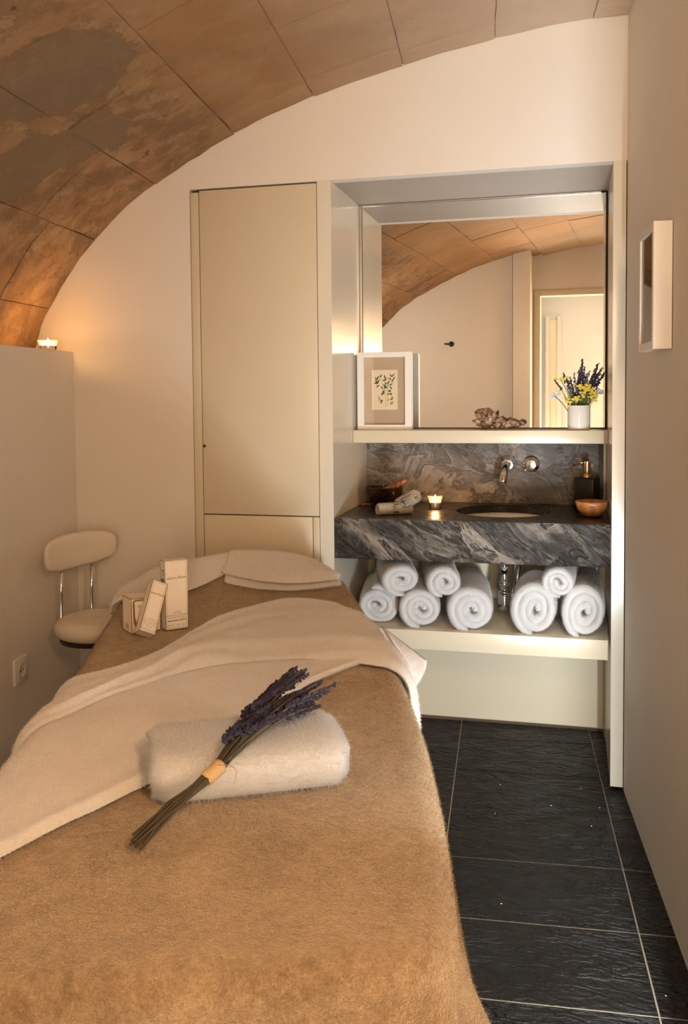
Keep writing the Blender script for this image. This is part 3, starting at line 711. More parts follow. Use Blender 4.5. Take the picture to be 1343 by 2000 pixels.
# small beige towels on the counter
CT = 0.9395
o = towel_roll('face_towel', 0.135, 0.029, 2.3, 'beige_terry', 'small beige face towel roll lying flat on the counter', 'towel', 'beige face towels on the counter', 11, 0.95, 0.005, 0.72, 10, 0.004)
o.rotation_euler = (0, 0, R(-62)); o.location = (0.205, 0.145, CT)
o = towel_roll('face_towel', 0.145, 0.029, 2.3, 'beige_terry', 'small beige face towel roll leaning on the other one', 'towel', 'beige face towels on the counter', 12, 1.0, 0.005, 0.4, 10, 0.004)
o.rotation_euler = (R(-20), 0, R(38)); o.location = (0.262, 0.125, CT+0.034)

# ------------------------------------------------------------------ mortar and pestle
mo = empty('mortar_bowl', (0.100, 0.463, CT), label='dark glazed mortar bowl in the corner of the counter', category='bowl')
lathe('bowl', [(0, 0), (0.040, 0), (0.046, 0.004), (0.066, 0.022), (0.077, 0.045), (0.080, 0.072), (0.074, 0.0735), (0.070, 0.05), (0.055, 0.025), (0.03, 0.014), (0, 0.012)], 'dark_wood', mo, None, 44)
pe = tube('pestle', [(0.055, 0.44, CT+0.030), (0.10, 0.435, CT+0.054), (0.15, 0.43, CT+0.080), (0.200, 0.425, CT+0.106), (0.205, 0.4245, CT+0.1085)], [0.017, 0.014, 0.012, 0.012, 0.008], 'pestle_wood', None, 14, label='reddish wooden pestle resting in the dark mortar bowl', category='pestle')
hsh = MB()
for k in range(16):
    hsh.put(blob((0.032+random.uniform(-0.018, 0.016), 0.40+random.uniform(-0.02, 0.02), CT+0.004+random.uniform(0, 0.006)), 0.0045, None, (1.4, 0.9, 0.6)))
hsh.build('potpourri', 'pestle_wood', None, True, label='few dried petals scattered beside the mortar bowl', category='potpourri', kind='stuff')

# ------------------------------------------------------------------ candles
def candle(loc, lab, s=1.0, wax_h=0.026, rim=0.033, base=0.022, h=0.052, energy=1.2):
    e = empty('tealight_candle', loc, label=lab, category='candle', group='tealight candles')
    lathe('glass_holder', [(0, 0), (base, 0), (base+0.001, 0.004), (base+0.002, h*0.62), (rim, h), (rim-0.0018, h), (base-0.0005, h*0.62), (base-0.002, 0.006), (0, 0.006)], 'candle_glass', e, None, 36)
    lathe('wax', [(0, 0.0065), (base-0.003, 0.0065), (base-0.003, wax_h), (0.008, wax_h-0.001), (0, wax_h-0.0015)], 'wax', e, None, 28)
    lathe('tin_cup', [(base-0.0026, 0.0064), (base-0.0026, wax_h+0.002), (base-0.0022, wax_h+0.002), (base-0.0022, 0.0064)], 'tin', e, None, 28)
    tube('wick', [(0, 0, wax_h-0.002), (0.0006, 0, wax_h+0.006)], 0.0006, 'ink_black', e, 6)
    lathe('flame', [(0, wax_h+0.003), (0.0035, wax_h+0.007), (0.0042, wax_h+0.011), (0.0026, wax_h+0.020), (0.0008, wax_h+0.028), (0, wax_h+0.031)], 'flame', e, None, 14)
    l = light('candle_light', 'POINT', (0, 0, wax_h+0.016), energy, (1.0, 0.50, 0.17), shadow_soft_size=0.006); l.parent = e
    return e
candle((0.331, 0.356, CT), 'lit tealight in a clear flared glass on the slate counter', energy=2.0)
candle((-1.058, -0.20, LED), 'lit tealight in a dark glass on the ledge under the vault', rim=0.040, base=0.030, h=0.034, wax_h=0.014, energy=3.2)

# ------------------------------------------------------------------ soap dispenser, wooden bowl
sp = empty('soap_dispenser', (0.925, 0.487, CT), rz=R(-20), label='square black soap dispenser with copper pump on the counter', category='soap dispenser')
box('bottle', (-0.041, -0.041, 0.0), (0.041, 0.041, 0.122), 'black_satin', sp, 0.006, 3)
lathe('collar', [(0, 0.1215), (0.017, 0.1215), (0.017, 0.136), (0.014, 0.139), (0, 0.139)], 'gold_metal', sp, None, 24)
lathe('pump_head', [(0, 0.1385), (0.010, 0.1385), (0.012, 0.150), (0.014, 0.178), (0.0145, 0.186), (0, 0.187)], 'gold_metal', sp, None, 24)
tube('nozzle', [(-0.006, 0, 0.180), (-0.03, -0.003, 0.180), (-0.048, -0.004, 0.176), (-0.055, -0.005, 0.168)], 0.0045, 'gold_metal', sp, 10)
wb = empty('wooden_bowl', (0.938, 0.215, CT), label='small round turned wooden bowl at the right front of the counter', category='bowl')
V, F = [], []
prof = [(0, 0.0), (0.018, 0.0), (0.036, 0.008), (0.051, 0.026), (0.0585, 0.046), (0.0605, 0.058), (0.0575, 0.0585), (0.054, 0.046), (0.045, 0.026), (0.028, 0.012), (0, 0.009)]
n = 56
for r_, z in prof:
    for k in range(n):
        a = 2*math.pi*k/n; rr = r_*(1+(0.012*math.cos(14*a) if z < 0.055 else 0)); V.append((rr*math.cos(a), rr*math.sin(a), z))
for i in range(len(prof)-1):
    for k in range(n): F.append((i*n+k, i*n+(k+1) % n, (i+1)*n+(k+1) % n, (i+1)*n+k))
o = add('bowl', V, F, 'bowl_wood', wb, True)
bm = bmesh.new(); bm.from_mesh(o.data); bmesh.ops.remove_doubles(bm, verts=bm.verts, dist=1e-6); bmesh.ops.recalc_face_normals(bm, faces=bm.faces); bm.to_mesh(o.data); bm.free()

# ------------------------------------------------------------------ shelf: botanical frame, shell, vase
SH = 1.2561
pf = empty('botanical_frame', (0.123, 0.378, SH), label='white box frame with a leafy botanical print standing on the shelf', category='picture frame')
FW, FH, FD = 0.226, 0.317, 0.034
for a, b in (((-FW/2, -FD/2, 0), (-FW/2+0.028, FD/2, FH)), ((FW/2-0.028, -FD/2, 0), (FW/2, FD/2, FH)), ((-FW/2+0.028, -FD/2, 0), (FW/2-0.028, FD/2, 0.021)), ((-FW/2+0.028, -FD/2, FH-0.021), (FW/2-0.028, FD/2, FH))):
    box('frame_rail', a, b, 'white_frame', pf, 0.001, 1)
box('mat_board', (-FW/2+0.028, 0.004, 0.021), (FW/2-0.028, 0.010, FH-0.021), 'mat_board', pf)
pr = box('print', (-0.056, 0.0025, 0.082), (0.052, 0.004, 0.245), 'paper', pf)
art = MB(); pale = MB(); stm = MB()
def leaf2(mb, x, z, ln, wd, ang, y=-0.0012):
    pts = []
    for k in range(10):
        t = k/10*2*math.pi; u = math.cos(t)*ln/2; v_ = math.sin(t)*wd/2*(1-0.35*math.cos(t))
        pts.append((x+u*math.cos(ang)-v_*math.sin(ang), y, z+u*math.sin(ang)+v_*math.cos(ang)))
    mb.put((pts, [tuple(range(10))[::-1]]))
rnd = random.Random(5)
pr_c = np.array((-0.002, 0.00325, 0.1635))
def pz(u, v): return ((u-380)/445*0.108-0.054, 0.0815-(v-470)/700*0.163)     # from the print's own layout
for u, v, a in [(460, 620, 140), (490, 600, 60), (455, 660, 110), (495, 660, 50), (455, 700, 10), (485, 695, 50), (540, 575, 60), (490, 750, 35), (555, 780, 125), (605, 590, 100), (600, 650, 10), (622, 630, 70), (620, 705, 125), (665, 690, 60), (610, 760, 80), (630, 775, 40), (600, 745, 120), (710, 570, 125), (750, 565, 50), (690, 625, 150), (762, 620, 60), (740, 660, 60), (715, 725, 30), (708, 780, 130)]:
    x, z = pz(u, v); leaf2(art, x, z, 0.0165, 0.0055, R(a))
for k in range(26):
    u, v = rnd.choice([(560, 880), (540, 1000), (520, 960), (700, 860), (700, 970), (720, 1050), (600, 840), (560, 1030), (690, 900)])
    x, z = pz(u+rnd.uniform(-35, 35), v+rnd.uniform(-30, 30)); leaf2(pale, x, z, 0.013, 0.006, rnd.uniform(0, 3.1), -0.0010)
for pl in ([(615, 1115), (620, 900), (605, 800), (560, 700), (520, 600)], [(645, 1115), (662, 900), (655, 760), (690, 650)], [(620, 850), (640, 790), (660, 700)], [(640, 880), (700, 910)], [(655, 760), (720, 620)]):
    P = [pz(*q) for q in pl]
    for (x0, z0), (x1, z1) in zip(P[:-1], P[1:]):
        d = np.array([x1-x0, z1-z0]); nn = np.array([-d[1], d[0]])/np.linalg.norm(d)*0.0006
        stm.put(([(x0+nn[0], -0.0011, z0+nn[1]), (x0-nn[0], -0.0011, z0-nn[1]), (x1-nn[0], -0.0011, z1-nn[1]), (x1+nn[0], -0.0011, z1+nn[1])], [(0, 1, 2, 3)]))
art.build('leaf_print', 'leaf_ink', pr, False); pale.build('pale_leaf_print', 'pale_leaf_ink', pr, False); stm.build('stem_print', 'stem_ink', pr, False)
box('glazing', (-FW/2+0.0285, -FD/2+0.006, 0.0215), (FW/2-0.0285, -FD/2+0.008, FH-0.0215), 'clear_glass', pf)

def shell_obj():
    V, F = [], []; nt, nv = 90, 16; turns = 3.2
    for i in range(nt+1):
        t = i/nt; a = 2*math.pi*turns*t; grow = 0.0035*math.exp(2.35*t)
        cx_ = -0.075+0.115*t**1.15; rad = grow*0.62
        cy_, cz_ = rad*math.cos(a), rad*math.sin(a)
        r = grow*0.72
        sp_ = 1+0.55*max(0, math.sin(a*2.6))**6*(0.3+t)
        for k in range(nv):
            b = 2*math.pi*k/nv
            rr = r*(1+0.18*math.sin(3*b+i*0.4))
            out = np.array([0, math.cos(a), math.sin(a)])
            q = np.array([cx_, cy_, cz_])+rr*(math.cos(b)*out*(sp_ if math.cos(b) > 0 else 1)+math.sin(b)*np.array([1.15, 0, 0]))
            q += 0.003*np.array([nz(*(q*60)), nz(*(q*60+5)), nz(*(q*60+9))])
            V.append(q)
    for i in range(nt):
        for k in range(nv): F.append((i*nv+k, i*nv+(k+1) % nv, (i+1)*nv+(k+1) % nv, (i+1)*nv+k))
    F.append(tuple(range(nv))[::-1]); F.append(tuple(nt*nv+k for k in range(nv)))
    return np.array(V), F
se = empty('sea_shell', (0.575, 0.395, SH), label='spiky brown and cream conch shell lying on the shelf', category='shell')
Vs, Fs = shell_obj(); 
Vs[:, 0] = -(Vs[:, 0]) ; Vs = Vs*np.array([0.95, 0.85, 0.85])
Vs[:, 2] -= Vs[:, 2].min(); Vs[:, 0] += -0.02
fixn(add('whorl', Vs, Fs, 'shell', se, True))
lip = MB()
for k in range(22):
    t = k/21; lip.put(blob((0.0+0.10*t, -0.012+0.01*math.sin(t*9), 0.016+0.016*abs(math.sin(t*8.0))*(1-0.35*t)), 0.015*(1-0.35*t), ICO2, (1.1, 0.9, 0.9)))
lv = np.array(lip.V); 
for i in range(len(lv)): lv[i] += 0.005*np.array([nz(*(lv[i]*70)), nz(*(lv[i]*70+4)), nz(*(lv[i]*70+8))])
lv[:, 2] -= min(0, lv[:, 2].min()); lv[:, 2] = np.maximum(lv[:, 2], 0.0005)
add('lip', lv, lip.F, 'shell', se, True)
spk = MB()
for k, (x, z, dx, dz) in enumerate([(-0.085, 0.035, -0.9, 0.1), (-0.055, 0.055, -0.5, 0.8), (-0.03, 0.062, -0.1, 1.0), (-0.01, 0.064, 0.25, 1.0), (-0.07, 0.02, -0.8, -0.1), (0.085, 0.028, 0.6, 0.8), (0.06, 0.03, 0.1, 1.0)]):
    p = np.array([x, -0.01, z]); d = np.array([dx, -0.2, dz]); d /= np.linalg.norm(d)
    spk.put(tube_vf([p-d*0.02, p, p+d*0.014], [0.011, 0.008, 0.001], 7))
spk.build('spines', 'shell', se)

va = empty('flower_vase', (0.892, 0.392, SH), label='plain white cylindrical ceramic vase at the right of the shelf', category='vase')
lathe('vase_body', [(0, 0), (0.038, 0), (0.0415, 0.002), (0.043, 0.006), (0.0435, 0.094), (0.0425, 0.0955), (0.041, 0.094), (0.040, 0.008), (0, 0.007)], 'white_ceramic', va, None, 44)
fb_ = empty('flower_bunch', (0.892, 0.392, SH+0.008), label='bunch of lavender and small yellow blossoms in the white vase', category='flowers')
rnd = random.Random(21)
def spike_vf(base, tip, r, mb, cnt=26, loose=0.0):
    base, tip = np.array(base), np.array(tip); d = tip-base
    for k in range(cnt):
        t = (k+rnd.random()*0.6)/cnt; p = base+d*t+np.array([rnd.gauss(0, 1), rnd.gauss(0, 1), rnd.gauss(0, 0.4)])*r*(1-0.65*t)*0.7
        mb.put(blob(p, r*(0.62-0.3*t)*(0.8+0.4*rnd.random()), ICO1, (1, 1, 1.45)))
def vstem(tip, bend=0.3):
    tip = np.array(tip); b = np.array([tip[0]*0.22, tip[1]*0.3, 0.004]); m_ = np.array([tip[0]*0.35, tip[1]*0.4, tip[2]*0.6]); return bez(b, m_, tip, 8)
heads = [((0.012, 0.0, 0.268), 0.085), ((0.022, 0.012, 0.240), 0.08), ((0.0, 0.01, 0.225), 0.07), ((0.075, 0.0, 0.252), 0.10), ((0.088, -0.012, 0.235), 0.09), ((0.098, 0.01, 0.215), 0.08), ((0.070, 0.012, 0.212), 0.08), ((0.052, -0.01, 0.205), 0.07), ((-0.020, 0.0, 0.215), 0.08), ((-0.035, 0.008, 0.20), 0.08), ((-0.048, -0.012, 0.195), 0.085), ((-0.095, 0.0, 0.190), 0.045), ((-0.060, 0.012, 0.215), 0.07), ((0.03, 0.015, 0.212), 0.07), ((-0.005, -0.015, 0.190), 0.075), ((0.065, 0.015, 0.185), 0.07), ((0.040, 0.0, 0.222), 0.075)]
for i, (tp, ln) in enumerate(heads):
    tp = np.array(tp)*np.array([1.0, 1.0, 1.0]); cv = vstem(tp)
    s_ = tube('stem', cv, 0.0011, 'green_stem', fb_, 5)
    d = (cv[-1]-cv[-3]); d /= np.linalg.norm(d)
    mb = MB(); spike_vf(tp-d*ln, tp, 0.0064 if ln > 0.06 else 0.0048, mb, 34 if ln > 0.06 else 18)
    mb.build('lavender_spike', 'pale_lavender' if i in (8, 13, 16) else 'fresh_lavender', s_, False)
for i, tp in enumerate([(0.026, -0.02, 0.158), (0.006, -0.022, 0.160), (0.044, -0.022, 0.155), (0.050, -0.02, 0.135), (0.056, -0.02, 0.118), (-0.012, -0.028, 0.112), (0.008, -0.028, 0.118), (-0.045, -0.025, 0.103), (-0.055, -0.01, 0.198), (-0.070, -0.008, 0.188), (0.030, -0.024, 0.142)]):
    s_ = tube('stem', vstem(np.array(tp)), 0.0011, 'green_stem', fb_, 5)
    mb = MB()
    for k in range(9 if i < 8 else 5):
        mb.put(blob(np.array(tp)+np.array([rnd.gauss(0, 0.0075), rnd.gauss(0, 0.006), rnd.gauss(0, 0.007)]), 0.0060, ICO1, (1.1, 1, 0.8)))
    mb.build('yellow_blossom', 'yellow_petal', s_, False)
for tp in [(-0.095, -0.01, 0.125), (0.052, -0.01, 0.125), (0.083, 0.0, 0.142)]:
    s_ = tube('stem', vstem(np.array(tp)), 0.0010, 'green_stem', fb_, 5); mb = MB()
    for k in range(8): mb.put(blob(np.array(tp)+np.array([rnd.gauss(0, 0.006), rnd.gauss(0, 0.004), rnd.gauss(0, 0.007)]), 0.0058, ICO1, (1.2, 0.5, 1)))
    mb.build('pale_blossom', 'pale_blue_petal', s_, False)
for k in range(16):
    a = rnd.uniform(-0.06, 0.06); tp = (a, rnd.uniform(-0.025, 0.02), rnd.uniform(0.12, 0.17)); cv = vstem(np.array(tp))
    tube('leaf', cv, [0.001, 0.0014, 0.002, 0.0024, 0.0024, 0.002, 0.0014, 0.0004], 'green_stem', fb_, 5)

# ------------------------------------------------------------------ picture on the right-hand wall
yc = -0.652
pw = empty('wall_picture', (XRW-KR*yc, yc, 1.515), label='white deep-edged picture frame hanging on the right-hand wall', category='picture frame')
pw.rotation_euler = (0, 0, math.atan(KR))
W2, H2, D2 = 0.112, 0.332, 0.050
for a, b in (((-D2, -W2, 0), (-0.002, -W2+0.022, H2)), ((-D2, W2-0.022, 0), (-0.002, W2, H2)), ((-D2, -W2+0.022, 0), (-0.002, W2-0.022, 0.022)), ((-D2, -W2+0.022, H2-0.022), (-0.002, W2-0.022, H2))):
    box('frame_rail', a, b, 'white_frame', pw, 0.001, 1)
box('mat_board', (-D2+0.022, -W2+0.022, 0.022), (-D2+0.026, W2-0.022, H2-0.022), 'mat_board', pw)
box('print', (-D2+0.020, -0.05, 0.075), (-D2+0.0218, 0.05, 0.25), 'paper', pw)
box('glazing', (-D2+0.005, -W2+0.0225, 0.0225), (-D2+0.007, W2-0.0225, H2-0.0225), 'clear_glass', pw)

# bodies for the added lamps (out of frame)
ww = empty('added_floor_lamp', (1.110, -1.95, 0.0), label='added slim upright floor lamp with barn doors, unseen beside the right-hand wall', category='lamp')
lathe('base', [(0, 0), (0.060, 0), (0.060, 0.012), (0.010, 0.016), (0, 0.016)], 'black_plastic', ww, None, 28)
box('lamp_column', (-0.020, -0.020, 0.014), (0.020, 0.012, 1.08), 'black_plastic', ww, 0.003)
box('barn_door', (-0.0195, 0.298, 0.12), (0.080, 0.301, 1.50), 'black_plastic', ww)  # unseen flap added to cut lamp light off the right-hand corner
slab('barn_door', [(-0.0210, 0.0862), (-0.058, 0.048), (-0.058, 0.014), (-0.0595, 0.014), (-0.0595, 0.0495), (-0.0225, 0.0877)], 0.22, 1.17, 'black_plastic', ww)  # unseen flap added so the lamp light fades towards the left
tube('barn_door_arm', [(0.018, 0.0, 0.30), (0.074, 0.15, 0.30), (0.074, 0.298, 0.30)], 0.004, 'black_plastic', ww, 8)
tube('barn_door_arm', [(-0.018, 0.0, 0.38), (-0.05, 0.02, 0.38), (-0.052, 0.056, 0.38)], 0.003, 'black_plastic', ww, 8)
wl = empty('added_wall_lamp', (1.345, -3.25, 1.85), label='added square warm wall lamp beside the door, unseen behind the viewpoint', category='lamp')
box('mount', (-0.03, -0.05, -0.16), (0.006, 0.05, 0.16), 'white_frame', wl, 0.004)
box('diffuser', (-0.07, -0.06, -0.17), (-0.031, 0.06, 0.17), 'added_lamp_glow', wl, 0.006)
ll = empty('added_ledge_lamp', (-0.93, -2.20, LED), label='added small square ledge lamp near the door, unseen behind the viewpoint', category='lamp')
box('lamp_foot', (-0.05, -0.03, 0.0), (0.05, 0.05, 0.02), 'white_frame', ll, 0.003)
sh_ = box('lamp_shade', (-0.07, -0.02, 0.03), (0.07, 0.0, 0.18), 'white_frame', ll, 0.003); sh_.rotation_euler = (0, 0, R(36))
lc = empty('added_corridor_lamp', (1.15, -4.85, 2.699), label='added square ceiling lamp in the corridor, unseen behind the viewpoint', category='lamp')
box('housing', (-0.42, -0.42, -0.05), (0.42, 0.42, 0.0), 'white_frame', lc, 0.004)

# ------------------------------------------------------------------ wall socket
so = empty('wall_socket', (XS(-1.07, -0.485), -0.485, 0.44), label='white single wall socket low on the left wall', category='socket')
so.rotation_euler = (0, 0, math.atan(K))
box('plate', (0.0, -0.046, -0.046), (0.010, 0.046, 0.046), 'white_frame', so, 0.003, 2)
rg = lathe('socket_well', [(0.021, 0.0101), (0.023, 0.0101), (0.0245, 0.0125), (0.0225, 0.0125), (0.0205, 0.0108), (0, 0.0104), (0, 0.010), (0.02, 0.010)], 'white_frame', so, None, 30); rg.rotation_euler = (0, R(90), 0)
for s in (-1, 1):
    o = lathe('pin_hole', [(0, 0), (0.003, 0), (0.003, 0.0009), (0, 0.0009)], 'ink_black', so, None, 12); o.rotation_euler = (0, R(90), 0); o.location = (0.0104, 0.0095*s, 0)

# ------------------------------------------------------------------ stool
st = empty('stool', (-0.785, -0.360, 0), label='cream padded round stool with small curved backrest beside the left wall', category='stool')
st_l = np.array((-0.785, -0.360, 0))
ZS = 0.545
prof = [(0, 0.0), (0.120, 0.0), (0.142, 0.010), (0.150, 0.026), (0.152, 0.040), (0.145, 0.056), (0.128, 0.067), (0.105, 0.0715), (0.1, 0.0685), (0.095, 0.071), (0.075, 0.072), (0.071, 0.069), (0.066, 0.0715), (0.045, 0.071), (0.041, 0.068), (0.036, 0.070), (0.012, 0.069), (0.004, 0.064), (0, 0.0635)]
seat = lathe('seat', [(r_, z+ZS) for r_, z in prof], 'cream_leather', st, None, 56)
lathe('seat_button', [(0, 0.0640+ZS), (0.006, 0.0640+ZS), (0.005, 0.0665+ZS), (0, 0.067+ZS)], 'black_plastic', seat, None, 14)
lathe('seat_pan', [(0, -0.012+ZS), (0.132, -0.012+ZS), (0.136, 0.003+ZS), (0, 0.003+ZS)], 'black_plastic', st, None, 40)
lathe('gas_column', [(0, 0.07), (0.026, 0.07), (0.026, 0.30), (0.015, 0.302), (0.015, ZS-0.012), (0, ZS-0.012)], 'chrome', st, None, 24)
for k in range(5):
    a = 2*math.pi*k/5+0.4; d = np.array([math.cos(a), math.sin(a), 0])
    lg = tube('base_leg', [d*0.02+np.array([0, 0, 0.085]), d*0.12+np.array([0, 0, 0.075]), d*0.21+np.array([0, 0, 0.058])], [0.018, 0.015, 0.011], 'chrome', st, 12)
    cw = lathe('caster', [(0, -0.010), (0.020, -0.010), (0.0225, -0.006), (0.0225, 0.006), (0.020, 0.010), (0, 0.010)], 'black_plastic', lg, None, 22)
    cw.rotation_euler = (R(90), 0, a+0.7); cw.location = tuple(d*0.21+np.array([0, 0, 0.0228]))
# backrest: padded curved bean
bc = np.array((-0.905, -0.272, 0.835))-st_l; ch = np.array((0.145, 0.24, 0)); ch /= np.linalg.norm(ch); nb_ = np.array((0.856, -0.517, 0)); 
def backrest():
    V, F = [], []; nu, nv = 36, 18
    HW, HH = 0.148, 0.066
    for side in (0, 1):
        for j in range(nv+1):
            for i in range(nu+1):
                u, v_ = -1+2*i/nu, -1+2*j/nv
                # square -> superellipse disc
                m_ = max(abs(u), abs(v_)); l_ = (abs(u)**3.2+abs(v_)**3.2)**(1/3.2) if m_ > 0 else 1
                uu, vv = (u*m_/l_, v_*m_/l_) if l_ > 0 else (0, 0)
                rr = min(1.0, (abs(uu)**3.2+abs(vv)**3.2)**(1/3.2))
                th = 0.021*max(0.0, 1-rr**5)**0.5
                pip = 0.004*math.exp(-((rr-0.93)/0.035)**2)
                tilt = 0.012*uu
                w_ = uu*HW; hh = vv*HH*(1+0.06*(-uu))
                bow = 0.035*(1-uu*uu)*-1
                q = bc+ch*w_+np.array([0, 0, hh+0.030*0.35*uu])+nb_*(bow+0.018+(th+pip if side == 0 else -th))
                V.append(q)
    N = (nu+1)*(nv+1)
    for j in range(nv):
        for i in range(nu):
            a = j*(nu+1)+i; F += [(a, a+1, a+nu+2, a+nu+1), (N+a, N+a+nu+1, N+a+nu+2, N+a+1)]
    o = add('backrest', V, F, 'cream_leather', st, True)
    bm = bmesh.new(); bm.from_mesh(o.data); bmesh.ops.remove_doubles(bm, verts=bm.verts, dist=2e-4); bmesh.ops.recalc_face_normals(bm, faces=bm.faces); bm.to_mesh(o.data); bm.free()
    for p in o.data.polygons: p.use_smooth = True
backrest()
for s in (-1, 1):
    top = bc+ch*(0.062*s)+np.array([0, 0, -0.035])-nb_*0.020
    bot = -nb_*0.155+ch*(0.062*s)+np.array([0, 0, ZS+0.02]); bot2 = -nb_*0.10+ch*(0.05*s)+np.array([0, 0, ZS-0.008])
    tube('back_post', [top, (top+bot)/2, bot, bot+np.array([0, 0, -0.022])+nb_*0.012, bot2], 0.0075, 'chrome', st, 12)

# ------------------------------------------------------------------ massage table and its cover
BA = R(-19.8); bn = np.array([math.sin(BA), math.cos(BA)]); be = np.array([math.cos(BA), -math.sin(BA)])
def spline(P, n):
    P = np.array(P, float); d = np.r_[0, np.cumsum(np.linalg.norm(np.diff(P, axis=0), axis=1))]; t = np.linspace(0, d[-1], n)
    # Catmull-Rom through the points
    out = []
    for tt in t:
        i = min(np.searchsorted(d, tt, 'right')-1, len(P)-2); i = max(i, 0)
        p0, p1, p2, p3 = P[max(i-1, 0)], P[i], P[i+1], P[min(i+2, len(P)-1)]; u = (tt-d[i])/(d[i+1]-d[i])
        out.append(0.5*((2*p1)+(-p0+p2)*u+(2*p0-5*p1+4*p2-p3)*u*u+(-p0+3*p1-3*p2+p3)*u**3))
    return np.array(out)
def roundc(a, c, b, r, n=8):
    a, b, c = map(np.array, (a, b, c)); u = (a-c)/np.linalg.norm(a-c); v = (b-c)/np.linalg.norm(b-c)
    return [tuple((1-t)**2*(c+u*r)+2*t*(1-t)*c+t*t*(c+v*r)) for t in np.linspace(0, 1, n)]
FR, FLc = (0.075, -0.155), (-0.640, -0.395)
NR, NL = (0.745, -2.275), (0.085, -2.515)
rightm = [(0.166, -0.383), (0.345, -0.84), (0.508, -1.301), (0.60, -1.60), (0.668, -1.876), (0.715, -2.10)]
outl = roundc(FLc, FR, rightm[0], 0.10)+rightm+roundc(rightm[-1], NR, NL, 0.085)+[(0.42, -2.392)]+roundc(NR, NL, FLc, 0.09)+[(-0.139, -1.77), (-0.275, -1.394), (-0.44, -0.94)]+roundc((-0.44, -0.94), FLc, FR, 0.12)
outl = [np.array(p, float) for p in outl]+[np.array(outl[0], float)]
OUT = []
cum = np.r_[0, np.cumsum([np.linalg.norm(b-a) for a, b in zip(outl[:-1], outl[1:])])]
NO = 560
tt = np.linspace(0, cum[-1], NO, endpoint=False)
OUT = np.array([[np.interp(t, cum, [p[k] for p in outl]) for k in (0, 1)] for t in tt])
for _ in range(24): OUT = (np.roll(OUT, 1, 0)+2*OUT+np.roll(OUT, -1, 0))/4
tang = np.roll(OUT, -1, 0)-np.roll(OUT, 1, 0); tang /= np.linalg.norm(tang, axis=1)[:, None]
NRM = np.stack([tang[:, 1], -tang[:, 0]], 1)
cen = OUT.mean(0)
if np.mean(np.sum(NRM*(OUT-cen), axis=1)) < 0: NRM = -NRM
ZB = 0.762; RE = 0.045
HEADC = np.array([(-0.640+0.075)/2, (-0.395-0.155)/2])       # middle of the head end
def bedz(x, y):
    q = np.array([x, y])-HEADC; t = -(q@bn); c = q@be
    b = 0.070*math.exp(-((t-0.13)/0.11)**2)*max(0.0, 1-(abs(c+0.01)/0.35)**3)
    return ZB+b+0.0018*nz(x*5, y*5, 1.0)+0.0012*nz(x*14, y*14, 4.0)
def signed(p):
    d = OUT-p; i = int(np.argmin((d*d).sum(1))); s = (p-OUT[i])@NRM[i]
    dist = math.sqrt(float((d[i]*d[i]).sum()))
    return (dist if s > 0 else -dist), i
def wrap(p, off, zadd=0.0):
    p = np.array(p, float); s, i = signed(p); r = RE
    if s < -r: return np.array([p[0], p[1], bedz(p[0], p[1])+off+zadd])
    base = OUT[i]+tang[i]*((p-OUT[i])@tang[i]); nn = NRM[i]; ri = base-nn*r; zt = bedz(ri[0], ri[1])+zadd
    a = (s+r)/r
    if a < math.pi/2:
        h = -r+r*math.sin(a); z = zt-r*(1-math.cos(a)); return np.array([*(base+nn*(h+math.sin(a)*off)), z+math.cos(a)*off])
    z = zt-r-(s+r-r*math.pi/2); return np.array([*(base+nn*off), z])
mt_ = empty('massage_table', (float(cen[0]), float(cen[1]), 0), label='massage table under the brown cover', category='massage table')
def inset(d, z): return [(OUT[i][0]-NRM[i][0]*d-cen[0], OUT[i][1]-NRM[i][1]*d-cen[1], z) for i in range(0, NO, 8)]
a0, a1 = inset(0.03, 0.70), inset(0.03, ZB-0.014); n = len(a0)
fixn(add('padded_top', a0+a1, [tuple(range(n))[::-1], tuple(range(n, 2*n))]+[(i, (i+1) % n, n+(i+1) % n, n+i) for i in range(n)], 'cream_leather', mt_, False))
a0, a1 = inset(0.07, 0.64), inset(0.07, 0.698)
fixn(add('table_frame', a0+a1, [tuple(range(n))[::-1], tuple(range(n, 2*n))]+[(i, (i+1) % n, n+(i+1) % n, n+i) for i in range(n)], 'pestle_wood', mt_, False))
for p in ((-0.48, -0.52), (0.04, -0.34), (0.20, -2.30), (0.58, -2.16)):
    box('leg', (p[0]-cen[0]-0.025, p[1]-cen[1]-0.025, 0.0), (p[0]-cen[0]+0.025, p[1]-cen[1]+0.025, 0.639), 'pestle_wood', mt_, 0.004)
